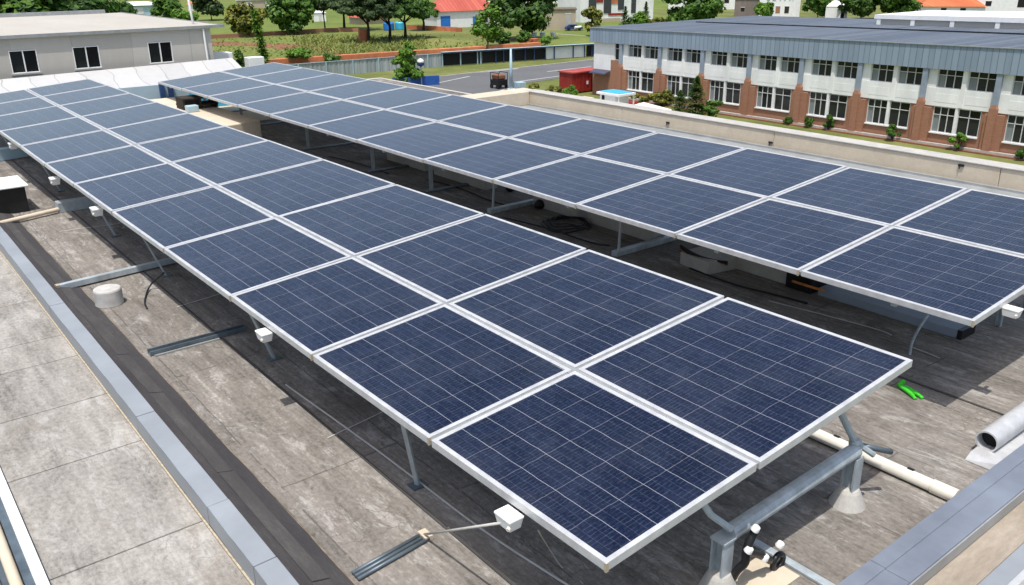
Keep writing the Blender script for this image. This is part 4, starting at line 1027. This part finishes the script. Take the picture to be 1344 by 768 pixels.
# wood behind the left building
for i, (px, d, h, mt_, lb) in enumerate([(-10, 100, 12.6, 'leaf_mid', 'mid green tree at the left edge of the photo behind the beige roof'),
        (28, 106, 12.2, 'leaf_light', 'lighter leafy tree second from the left behind the beige roof'),
        (60, 100, 12.9, 'leaf_dark', 'dark tree in the middle of the wood behind the beige roof'),
        (92, 104, 12.4, 'leaf_mid', 'dense tree at the right end of the wood behind the beige roof'),
        (116, 112, 11.6, 'leaf_dark', 'dark tree left of the long white shed')]):
    q = gy(px, 22, d); tree((q.x, q.y, GZ), h+3.2, 10.5, MT[mt_], lb, n=4000, size=.34, seed=40+i, group='wood behind the beige roof', trunk=.2)
for i, (px, py, h, cw, mt_, lb) in enumerate([(160, 30, 7.0, 9, 'leaf_mid', 'leafy tree in front of the long white shed'),
        (222, 34, 9.5, 9.0, 'leaf_mid', 'bushy green tree left of the pale pole'), (243, 36, 6.0, 6.5, 'leaf_light', 'lower light green tree behind the pale pole')]):
    q = gz(px, py+10); tree(q, h, cw, MT[mt_], lb, n=2200, size=.38, seed=50+i, trunk=.1)
shrub(gz(393, 84), 3.0, 5.2, MT['leaf_light'], 'bright green bush at the far end of the rear array', 60, 1200, .26)
shrub(gz(430, 83), 1.6, 4.0, MT['leaf_mid'], 'low bush right of the bright green bush', 61, 500, .24)
# tall narrow plant and white-wall bush
p = gz(350, 100)
t = thing('tall_plant', p, 'tall narrow leafy plant beside the white wall block', 'plant')
MB().tube([p, p+Vector((-.3, 0, 4)), p+Vector((-.9, 0, 9.3))], [.22, .16, .05], 8).build('stem', MT['bark'], t)
k = MB(); rng = random.Random(5)
for i in range(520):
    z = rng.uniform(.2, 9.3); c = p+Vector((-.9*(z/9.3)**1.6, 0, z)); a = rng.uniform(0, 2*PI)
    d = Vector((math.cos(a), math.sin(a), rng.uniform(-.5, .6))).normalized(); s = d.cross(Vector((0, 0, 1))).normalized()
    l = rng.uniform(.5, 1.1)*(1.25-.35*z/9.3); k.add([c, c+d*l*.5+s*.16, c+d*l-Vector((0, 0, .2)), c+d*l*.5-s*.16], [(0, 1, 2, 3)])
k.build('leaves', MT['leaf_light'], t)
p = gy(316, 92, 45.8); shrub((p.x, p.y, -1.9), 1.5, .75, MT['leaf_mid'], 'small bush in front of the white wall block', 62, 420, .09)
# trees this side of the fence
p = gz(536, 113); rng = random.Random(77)
t = thing('tree', p, 'bright green tree behind the blue low wall by the fence', 'tree')
k = MB(); k.tube([p, p+Vector((.1, 0, 2.2)), p+Vector((-.1, .1, 4.6))], [.16, .11, .03], 8)
for a in range(5): k.tube([p+Vector((0, 0, .8+.5*a)), p+Vector((1.3*math.cos(a*1.9), 1.3*math.sin(a*1.9), 1.7+.6*a))], [.07, .02], 6)
k.build('trunk', MT['bark_pale'], t)
k = MB()
for zc, rr, hh, nn in ((1.7, 2.15, 1.5, 1700), (2.9, 1.75, 1.4, 1500), (4.1, 1.25, 1.3, 900), (5.0, .6, .8, 250)):
    leafcloud(k, p+Vector((rng.uniform(-.3, .3), rng.uniform(-.3, .3), zc)), (rr, rr, hh), nn, .16, rng, 26, .2)
k.build('crown', MT['leaf_light'], t)
shrub(gz(703, 132), 2.3, 1.9, MT['leaf_yellow'], 'yellow green shrub behind the parapet corner', 64, 800, .13)
shrub(gz(727, 128), 1.5, 2.3, MT['leaf_yellow'], 'low shrub between the white crates and the road', 65, 600, .13)
shrub(gz(748, 138), 2.4, 1.9, MT['leaf_light'], 'round green shrub left of the red container', 66, 900, .13)
conifer(gz(912, 157), 4.3, 4.3, MT['leaf_mid'], 'loose conifer at the foot of the brick wall', 67, 3400, .16)
conifer(gz(891, 158), 3.0, 3.6, MT['leaf_mid'], 'smaller conifer left of the loose conifer', 68, 2400, .14)
shrub(gz(933, 158), 2.0, 3.0, MT['leaf_mid'], 'shrub right of the loose conifer', 69, 700, .13)
shrub(gz(868, 140), 1.9, 3.2, MT['leaf_yellow'], 'straggly shrub below the second pair of windows', 70, 800, .13)
shrub(gz(842, 138), 1.5, 2.5, MT['leaf_yellow'], 'straggly shrub right of the white kiosk', 71, 600, .13)
for i, (px, py, h, cw, lb) in enumerate([(1060, 166.5, 1.15, .85, 'small round topiary left of the second brick pier'), (1087.5, 167, 1.5, 1.1, 'dark topiary right of the small round topiary'),
        (1171, 182, 1.55, 1.45, 'round topiary bush below the third lower window pair'), (1257, 194, 1.65, 1.5, 'light topiary bush below the fourth lower window pair'),
        (1341, 205, 1.3, 1.2, 'topiary bush at the right edge of the photo'), (1034, 160, .9, .8, 'smallest topiary near the conifers')]):
    q = gz(px, py); q = q*(72.9/q.x) if q.x > 72.9 else q; q.z = GZ
    shrub(q, h, cw, MT['leaf_mid' if i != 3 else 'leaf_light'], lb, 80+i, 1300, .10, 'topiary_bush', 'topiary bushes along the brick wall', 'bush')

# ------------------------------------------------------------------ fences, walls and street things
t = thing('corrugated_fence', (60, 115, G), 'grey corrugated sheet fence behind the verge', 'fence')
f0, f1 = gz(340, 107.5), gz(580, 87.6)
d = (f1-f0).normalized(); nrm = Vector((-d.y, d.x, 0))
k = MB(); L = (f1-f0).length; n = int(L/.35)
pts = [f0+d*(L*i/n)+nrm*(.06 if i % 2 else 0) for i in range(n+1)]
for a, b_ in zip(pts, pts[1:]): k.add([a, b_, b_+Vector((0, 0, 2.0)), a+Vector((0, 0, 2.0)), a+nrm*.02, b_+nrm*.02, b_+nrm*.02+Vector((0, 0, 2.0)), a+nrm*.02+Vector((0, 0, 2.0))], [(0, 1, 2, 3), (7, 6, 5, 4), (3, 2, 6, 7)])
k.build('sheet', MT['fence'], t)
MB().bar(f0+Vector((0, 0, 2.03)), f1+Vector((0, 0, 2.03)), .16, .07).build('top_rail', MT['paleblue'], t)
for i in range(7):
    p = f0.lerp(f1, (i+.4)/7)-nrm*.08; MB().box(p.x-.09, p.x+.09, p.y-.06, p.y+.06, G, G+2.08).build('post', MT['paleblue'], t)
t = thing('railing_fence', (90, 112, G), 'dark panelled fence with blue top rail along the road', 'fence')
f0, f1 = gz(580.5, 87.6), gz(784, 74.4); d = (f1-f0).normalized(); nrm = Vector((-d.y, d.x, 0))
def fp(px): return f0.lerp(f1, (px-580.5)/(784-580.5))
def panel(a, b_, nm, mt_, z0=.12, z1=1.95):
    MB().bar(fp(a)+nrm*.2+Vector((0, 0, (z0+z1)/2)), fp(b_)+nrm*.2+Vector((0, 0, (z0+z1)/2)), .06, z1-z0).build(nm, MT[mt_], t)
panel(580, 713, 'dark_panel', 'void'); panel(714, 768, 'white_panel', 'white'); panel(769, 784, 'dark_panel', 'void'); panel(627.5, 631, 'white_strip', 'white', .1, 1.97)
MB().bar(fp(580)+Vector((0, 0, 2.1)), fp(784)+Vector((0, 0, 2.1)), .7, .16).build('top_rail', MT['navy'], t)
MB().bar(fp(580)+Vector((0, 0, 2.2)), fp(784)+Vector((0, 0, 2.2)), .8, .05).build('rail_cap', MT['paleblue'], t)
for px in (581, 603, 624, 628, 647, 657, 670, 685, 697, 712, 724, 750, 766, 776):
    p = fp(px); MB().box(p.x-.07, p.x+.07, p.y-.07, p.y+.07, G, G+2.0).build('post', MT['navy' if px > 640 else 'paleblue'], t)
def wall(px0, px1, h, th, mat, label, name='field_wall', cat='wall', group=None):
    p, q = gz(*px0), gz(*px1); k = MB().bar(p+Vector((0, 0, h/2)), q+Vector((0, 0, h/2)), th, h)
    return tag(k.build(name, mat), label, cat, group)
wall((330, 88), (634, 68), 1.0, 1.5, MT['terracotta'], 'long low terracotta wall behind the corrugated fence')
wall((640, 66), (708, 62), .9, 1.5, MT['terracotta'], 'terracotta wall piece between the small trees')
wall((697, 61), (705, 60), 1.4, 1.2, MT['terracotta'], 'short terracotta block on the lawn', 'brick_block', 'block')
wall((268, 52), (432, 42), .9, .4, MT['brick'], 'old brick wall across the far edge of the dry field')
wall((432, 42), (471, 42), .9, .4, MT['brick'], 'shaded brick wall under the umbrella trees')
p = gz(477, 56); o = MB().box(p.x-.9, p.x+.9, p.y-.3, p.y+.3, G, G+2.6).build('brick_pillar', MT['terracotta']); tag(o, 'square brick pillar beside the black tree trunk', 'pillar')
wall((535, 38), (606, 42), 1.0, .4, MT['terracotta'], 'orange garden wall in front of the red roofed house')
# lamp post and short post
p = gz(671, 119); t = thing('lamp_post', p, 'pale blue tapered post beside the black and red cart', 'post')
MB().tube([p, p+Vector((0, 0, 5.1))], [.26, .13], 10).build('post', MT['paleblue'], t, smooth=True)
MB().box(p.x-.35, p.x+.35, p.y-.35, p.y+.35, p.z, p.z+.25).build('base', MT['white'], t)
p = gz(553.5, 113); t = thing('globe_lamp', p, 'short lamp with blue and white globe beside the bright green tree', 'lamp')
MB().tube([p, p+Vector((0, 0, 2.7))], .09, 8).build('post', MT['paleblue'], t)
MB().lathe(p+Vector((0, 0, 3.0)), [(.12, -.5), (.45, -.3), (.5, 0)], 14).build('shade', MT['navy'], t)
MB().lathe(p+Vector((0, 0, 3.0)), [(.5, .002), (.42, .3), (.12, .52)], 14).build('globe', MT['white_plastic'], t, smooth=True)
wall((516, 115), (576, 111), 1.2, .6, MT['midblue'], 'blue low wall in front of the bright green tree', 'low_wall')
# cart
p = gz(655, 116); t = thing('cart', p, 'black cart with red load parked on the asphalt', 'cart')
MB().box(p.x-.75, p.x+.75, p.y-.9, p.y+.9, p.z+.45, p.z+1.15).build('body', MT['black'], t, bevel=.05)
MB().prism([(p.x-.6, p.y-.7), (p.x+.6, p.y-.7), (p.x+.6, p.y+.8), (p.x-.6, p.y+.8)], p.z+1.16, p.z+1.75).build('load', MT['dirt'], t, bevel=.15)
for sx in (-.7, .7):
    for sy in (-.6, .65):
        MB().tube([(p.x+sx-.06, p.y+sy, p.z+.3), (p.x+sx+.06, p.y+sy, p.z+.3)], .3, 14).build('wheel', MT['black'], t)
k = MB()
for sx in (-.72, .72):
    k.tube([(p.x+sx, p.y-.85, p.z+1.1), (p.x+sx, p.y-.85, p.z+2.0), (p.x+sx, p.y+.85, p.z+2.0), (p.x+sx, p.y+.85, p.z+1.1)], .05, 6)
k.build('frame', MT['black'], t)
p = gz(682, 117); o = MB().box(p.x-.6, p.x+.6, p.y-.6, p.y+.6, p.z, p.z+.9).build('utility_box', MT['paleblue'], bevel=.05); tag(o, 'pale blue box at the foot of the tapered post', 'box')
# red container, crates, kiosk
a = gz(742, 123); t = thing('shipping_container', (74, 80, G), 'red container standing at the corner of the long building', 'container')
k = MB(); k.box(71.6, 77, 78.9, 81.3, G+.15, G+2.45); k.build('body', MT['redpaint'], t, bevel=.04)
MB().box(71.45, 77.1, 78.75, 81.45, G+2.45, G+2.6).build('roof', MT['redtop'], t)
for i in range(9): MB().box(71.7+i*.56, 71.8+i*.56, 78.84, 78.9, G+.2, G+2.4).build('rib', MT['redpaint'], t)
MB().box(73.9, 74.2, 78.80, 78.835, G+1.0, G+1.4).build('sticker', MT['white'], t)
for i, (px, py, lb) in enumerate([(714, 136, 'left white crate behind the parapet corner'), (728, 137, 'right white crate behind the parapet corner')]):
    p = gz(px, py); t = thing('crate', p, lb, 'crate', 'white crates behind the parapet')
    MB().box(p.x-.62, p.x+.58, p.y-.6, p.y+.6, p.z, p.z+1.05).build('body', MT['wall_white'], t, bevel=.03)
    MB().box(p.x-.68, p.x+.64, p.y-.66, p.y+.66, p.z+1.06, p.z+1.2).build('lid', MT['white'], t, bevel=.03)
p = gz(766, 140); o = MB().box(p.x-.85, p.x+.85, p.y-.8, p.y+.8, p.z, p.z+1.0).build('utility_box', MT['conc'], bevel=.04); tag(o, 'beige box below the red container', 'box')
p = gz(806, 147); t = thing('kiosk', p, 'white kiosk with a sky blue roof beside the brick corner', 'kiosk')
MB().box(p.x-1.0, p.x+1.0, p.y-1.1, p.y+1.2, p.z, p.z+1.9).build('wall', MT['white'], t)
k = MB(); k.hexa([(p.x-1.25, p.y-1.9, p.z+1.9), (p.x+1.25, p.y-1.9, p.z+1.9), (p.x+1.25, p.y+1.5, p.z+1.9), (p.x-1.25, p.y+1.5, p.z+1.9)],
                 [(p.x-1.25, p.y-1.9, p.z+2.12), (p.x+1.25, p.y-1.9, p.z+2.12), (p.x+1.25, p.y+1.5, p.z+2.12), (p.x-1.25, p.y+1.5, p.z+2.12)])
k.build('roof', MT['white'], t)
MB().box(p.x-1.0, p.x+1.0, p.y-1.65, p.y+1.25, p.z+2.122, p.z+2.2).build('roof_sheet', MT['cyan'], t, bevel=.02)
MB().box(p.x-1.02, p.x-1.0, p.y+.5, p.y+.9, p.z+.7, p.z+1.8).build('window', MT['void'], t)
for sx in (-1.1, 1.1): MB().box(p.x+sx-.06, p.x+sx+.06, p.y-1.8, p.y-1.68, p.z, p.z+1.9).build('post', MT['white'], t)
p = gz(826, 143); o = MB().box(p.x-.5, p.x+.5, p.y-.9, p.y+.5, p.z, p.z+.8).build('red_bin', MT['redpaint'], bevel=.04); tag(o, 'dark red bin beside the white kiosk', 'bin')
a, b_, c_, d_ = gz(826, 141, G+1.2), gz(845, 136, G+1.2), gz(882, 146, G+1.2), gz(870, 150, G+1.2)
t = thing('canopy', (70, 63, G), 'flat white canopy right of the white kiosk', 'canopy')
k = MB(); k.hexa([a, d_, c_, b_], [v+Vector((0, 0, .15)) for v in (a, d_, c_, b_)]); k.build('sheet', MT['white'], t)
for v in (a, b_, c_, d_):
    v = v.lerp((a+b_+c_+d_)/4, .12); MB().tube([(v.x, v.y, G), (v.x, v.y, G+1.2)], .05, 6).build('leg', MT['wframe'], t)

# ------------------------------------------------------------------ far houses
def house(name, c, wx, wy, h, roofh, wallm, roofm, label, rot=0.0, wins=(), over=.5, cat='house', hip=True):
    """hipped or flat house with windows and a door as parts"""
    c = Vector(c); t = thing(name, c, label, cat)
    hx, hy = wx/2, wy/2
    def W(x, y, z): return c+Vector((x*math.cos(rot)-y*math.sin(rot), x*math.sin(rot)+y*math.cos(rot), z))
    def hexb(k, x0, x1, y0, y1, z0, z1):
        k.hexa([W(x0, y0, z0), W(x1, y0, z0), W(x1, y1, z0), W(x0, y1, z0)], [W(x0, y0, z1), W(x1, y0, z1), W(x1, y1, z1), W(x0, y1, z1)])
    k = MB(); hexb(k, -hx, hx, -hy, hy, 0, h); k.build('wall', wallm, t)
    k = MB()
    if hip:
        ox, oy = hx+over, hy+over; ri = max(0.2, ox-oy) if ox > oy else .2
        k.add([W(-ox, -oy, h), W(ox, -oy, h), W(ox, oy, h), W(-ox, oy, h), W(-ri, 0, h+roofh), W(ri, 0, h+roofh)],
              [(0, 1, 5, 4), (1, 2, 5), (2, 3, 4, 5), (3, 0, 4), (3, 2, 1, 0)])
    else: hexb(k, -hx-over, hx+over, -hy-over, hy+over, h+.002, h+roofh)
    k.build('roof', roofm, t)
    for (x, z, w_, h_, mt_) in wins:         # on the face towards the camera
        k = MB(); hexb(k, x-w_/2, x+w_/2, -hy-.06, -hy-.005, z, z+h_); wo = k.build('door' if z < .3 else 'window', MT[mt_], t)
        k = MB(); hexb(k, x-w_/2-.08, x+w_/2+.08, -hy-.1, -hy-.062, z+h_, z+h_+.12); k.build('lintel', MT['white'], wo)
    return t
house('red_roof_house', gz(612, 36)+Vector((2, 5, 0)), 17, 9, 4.0, 4.0, MT['white'], MT['redroof'], 'white house with a red hipped roof and blue doors', R(-12),
      [(-6.2, .0, 2.6, 2.9, 'blue'), (2.5, .0, 2.4, 2.5, 'blue'), (4.9, 1.0, 1.2, 1.6, 'bark'), (6.7, .1, 1.0, 2.2, 'bark')])
house('red_roof_house', gz(485, 31), 9, 6, 1.8, 1.6, MT['tan_wall'], MT['redroof'], 'low house with a red roof seen under the umbrella trees', 0, [(-2, .6, 1, .8, 'void')])
p = gz(523, 40)
for i, (dx, lb) in enumerate([(-1.5, 'left blue tank under the umbrella trees'), (1.8, 'right blue tank under the umbrella trees')]):
    q = p+Vector((dx, 2, 0)); t = thing('water_tank', q, lb, 'tank', 'blue tanks by the house')
    MB().lathe(q, [(1.3, 0), (1.35, .2), (1.35, 1.6), (1.1, 1.9)], 18).build('tank', MT['cyan' if i else 'blue'], t)
    MB().lathe(q, [(.5, 1.9), (.5, 2.05), (.1, 2.1)], 12).build('lid', MT['black'], t)
house('shed', gz(737, 40)+Vector((1.5, 4, 0)), 9.5, 8, 4.6, .3, MT['tan_wall'], MT['bark_pale'], 'tan flat roofed shed right of the huge dark tree', R(-40), [(3, .1, 1.4, 3.6, 'conc_grey')], .25, 'shed', False)
p = gz(744, 40); t = thing('parked_car', p+Vector((0, -2, 0)), 'dark and white car parked in front of the tan shed', 'car')
q = p+Vector((0, -2, 0)); k = MB()
prof = [(-2.1, .35), (2.1, .35), (2.1, .85), (1.3, .95), (.7, 1.42), (-1.1, 1.42), (-1.8, .95), (-2.1, .85)]
k.add([(q.x+a*.8, q.y-a*.6-.5, q.z+b_) for a, b_ in prof]+[(q.x+a*.8+1.0, q.y-a*.6+.8, q.z+b_) for a, b_ in prof], [tuple(range(8)), tuple(range(15, 7, -1))]+[(i, i+8, (i+1) % 8+8, (i+1) % 8) for i in range(8)])
k.build('body', MT['navy'], t, bevel=.06)
for a in (-1.3, 1.3): MB().tube([(q.x+a*.8-.1, q.y-a*.6-.62, q.z+.35), (q.x+a*.8+.1, q.y-a*.6-.45, q.z+.35)], .35, 12).build('wheel', MT['black'], t)
k = MB(); k.add([(q.x+a*.8-.02, q.y-a*.6-.53, q.z+b_) for a, b_ in [(-1.0, .95), (.8, .95), (.55, 1.34), (-.85, 1.34)]], [(0, 1, 2, 3)]); k.build('window', MT['panes_dark'], t)
MB().tube([q+Vector((-.2, -1.0, .8)), q+Vector((1.6, -1.2, .85))], .3, 8).build('door', MT['white'], t)
for i, (px, lb) in enumerate([(701, 'left white planter on the lawn under the huge tree'), (712, 'middle white planter on the lawn'), (726, 'right white planter on the lawn near the path')]):
    q = gz(px, 49); o = MB().lathe(q, [(.5, 0), (.62, .9), (.66, 1.0), (.5, 1.02)], 12).build('planter', MT['white']); tag(o, lb, 'planter', 'white planters on the lawn')
wall((730, 45), (772, 48), .12, .6, MT['conc_grey'], 'pale garden path edge across the bright lawn', 'garden_edging', 'edging')
# striped white building
c = gz(812, 28)
t = thing('striped_building', c, 'white building with charcoal stripes and red panels', 'building')
ud = (gz(860, 26)-gz(758, 30)).normalized(); vd = Vector((-ud.y, ud.x, 0))
if vd.dot(c) < 0: vd = -vd
def SB(k, a, b_, d0, d1, z0, z1):
    o = c; k.hexa([o+ud*a+vd*d0+Vector((0, 0, z0)), o+ud*b_+vd*d0+Vector((0, 0, z0)), o+ud*b_+vd*d1+Vector((0, 0, z0)), o+ud*a+vd*d1+Vector((0, 0, z0))],
                  [o+ud*a+vd*d0+Vector((0, 0, z1)), o+ud*b_+vd*d0+Vector((0, 0, z1)), o+ud*b_+vd*d1+Vector((0, 0, z1)), o+ud*a+vd*d1+Vector((0, 0, z1))])
sp_ = (gz(812, 28)-gz(813, 28)).length     # metres per pixel there
k = MB(); SB(k, -57*sp_, 52*sp_, 0, 14, 0, 10); k.build('wall', MT['wall_white'], t)
for x0, x1, z0, z1, mt_ in [(-45, -34, 2.6, 9.4, 'char'), (-23, -12, 2.2, 9.4, 'char'), (-2, 7, 3.0, 9.4, 'char'), (18, 25, 2.0, 9.4, 'char'), (-33.5, -24, 5.0, 9, 'redpaint'), (-11.5, -2.5, 4.6, 9, 'terracotta'), (-16, 8, 1.6, 2.15, 'redpaint'), (-24, 2, -.0, .9, 'tan_wall')]:
    k = MB(); SB(k, x0*sp_, x1*sp_, -.14, -.02, z0, z1); k.build('stripe' if z1 > 3 else 'band', MT[mt_], t)
# grey-brown block, blue lettered building
house('concrete_block_house', gz(984, 21), 8.6, 7, 4.6, .3, MT['brown_wall'], MT['conc'], 'brown grey block house behind the long grey roof', R(-55), [(-2, 1.5, 1, 1, 'void')], .15, 'house', False)
c = gz(1035, 24); c = c+Vector((4, 6, 0))
t = house('lettered_building', c, 11, 8, 9.5, .4, MT['white'], MT['white'], 'white building with large blue letters at the top of the photo', R(-56),
      [(-4.2, 1.2, .5, 1.6, 'void'), (-2.6, 1.2, .5, 1.8, 'void'), (-.4, 1.2, 1.2, 1.8, 'brick'), (2.0, 1.2, 1.2, 1.8, 'bark')], .1, 'building', False)
fc = bpy.data.curves.new('sign_letters', 'FONT'); fc.body = 'SEYAI'; fc.size = 2.5; fc.extrude = .05; fc.align_x = 'CENTER'; fc.space_character = 1.25
fc.materials.append(MT['blue'])
tmp = bpy.data.objects.new('letters_curve', fc); C.objects.link(tmp)
bpy.context.view_layer.update()
lm = bpy.data.meshes.new_from_object(tmp.evaluated_get(bpy.context.evaluated_depsgraph_get()))
bpy.data.objects.remove(tmp); lm.name = 'sign_letters'
fo = bpy.data.objects.new('sign_letters', lm); C.objects.link(fo); fo.parent = t
rt = R(-56); fo.location = Vector((0*math.cos(rt)+4.1*math.sin(rt), 0*math.sin(rt)-4.1*math.cos(rt), 4.75)); fo.rotation_euler = (PI/2, 0, rt)
house('gabled_house', gz(1096, 24), 5.6, 6, 3.2, 1.8, MT['white'], MT['white'], 'small white house between two dark trees', R(-55), [(1.6, .1, .8, 1.6, 'void')], .1)
house('orange_roof_house', gz(1245, 18), 17, 10, 2.2, 3.6, MT['white'], MT['orangeroof'], 'house with a wide orange tiled roof behind the pavilion', R(-58), [(-2, .8, 1.4, 1, 'void'), (3, .8, 1.4, 1, 'void')])
house('orange_roof_house', gz(1195, 14), 12, 9, 2.6, 3.0, MT['tan_wall'], MT['orangeroof'], 'orange roofed house beside the broad tree', R(-58), [(0, .8, 1.4, 1, 'void')])
house('white_house', gz(1312, 18), 17, 9, 7.0, .3, MT['white'], MT['white'], 'tall white house at the top right corner', R(-60), [(-3.8, 2.3, 1.5, 1.3, 'void'), (4.5, 2.0, 2.0, 2.2, 'void'), (7.2, 2.4, 2.0, 2.4, 'redpaint')], .1, 'house', False)
# far left sheds and houses
house('long_white_shed', gz(162, 20)+Vector((0, 0, 0)), 26, 10, 3.2, 1.1, MT['paleblue'], MT['white'], 'long white roofed shed in front of the far trees', R(-15), [(-8, .4, 3, 2, 'wframe'), (-2, .4, 3, 2, 'conc_grey'), (5, .4, 3, 2, 'wframe')], .6, 'shed')
house('orange_roof_house', gz(267, 13), 10, 8, 2.2, 2.6, MT['white'], MT['orangeroof'], 'small white house with an orange roof on the far lawn', R(-25), [(-2, .8, 1.6, 1, 'void'), (2, .1, 1.4, 1.8, 'wframe')])
house('pale_house', gz(345, 10), 19, 9, 3.0, .8, MT['tan_wall'], MT['white'], 'pale low house behind the yellow green tree', R(-22), [(-5, .8, 2, 1.4, 'white'), (2, .8, 2, 1.4, 'white')], .4, 'house', False)
house('white_hut', gz(420, 28), 3.4, 3.2, 2.4, .8, MT['white'], MT['white'], 'tiny white hut between the field trees', R(-22), [(0, .1, .8, 1.6, 'wframe')], .2, 'hut')
house('pale_house', gz(665, 25)+Vector((6, 8, 0)), 10, 8, 4.5, 1.5, MT['white'], MT['conc'], 'white house partly hidden behind the huge dark tree', R(-35), [(-2, 1, 1.4, 1.4, 'void')])
house('pale_house', gz(652, 12)+Vector((10, 18, 0)), 24, 10, 5.0, 1.2, MT['wall_white'], MT['conc_grey'], 'pale building behind the red roofed house', R(-32), [(-6, 1.5, 1.4, 1.6, 'void'), (0, 1.5, 1.4, 1.6, 'void')], .3, 'building', False)
house('pale_house', gz(700, 8)+Vector((20, 20, 0)), 40, 12, 8.0, 1.2, MT['white'], MT['conc_grey'], 'long white building behind the tan shed', R(-40), [(-10, 2, 1.4, 1.6, 'void'), (0, 2, 1.4, 1.6, 'void'), (10, 2, 1.4, 1.6, 'void')], .3, 'building', False)
house('pale_house', gz(935, 18)+Vector((25, 20, 0)), 30, 12, 6.0, 1.5, MT['wall_white'], MT['terracotta'], 'white building behind the wide green tree', R(-50), [(-8, 2, 1.6, 1.6, 'void'), (4, 2, 1.6, 1.6, 'void')], .4, 'building')
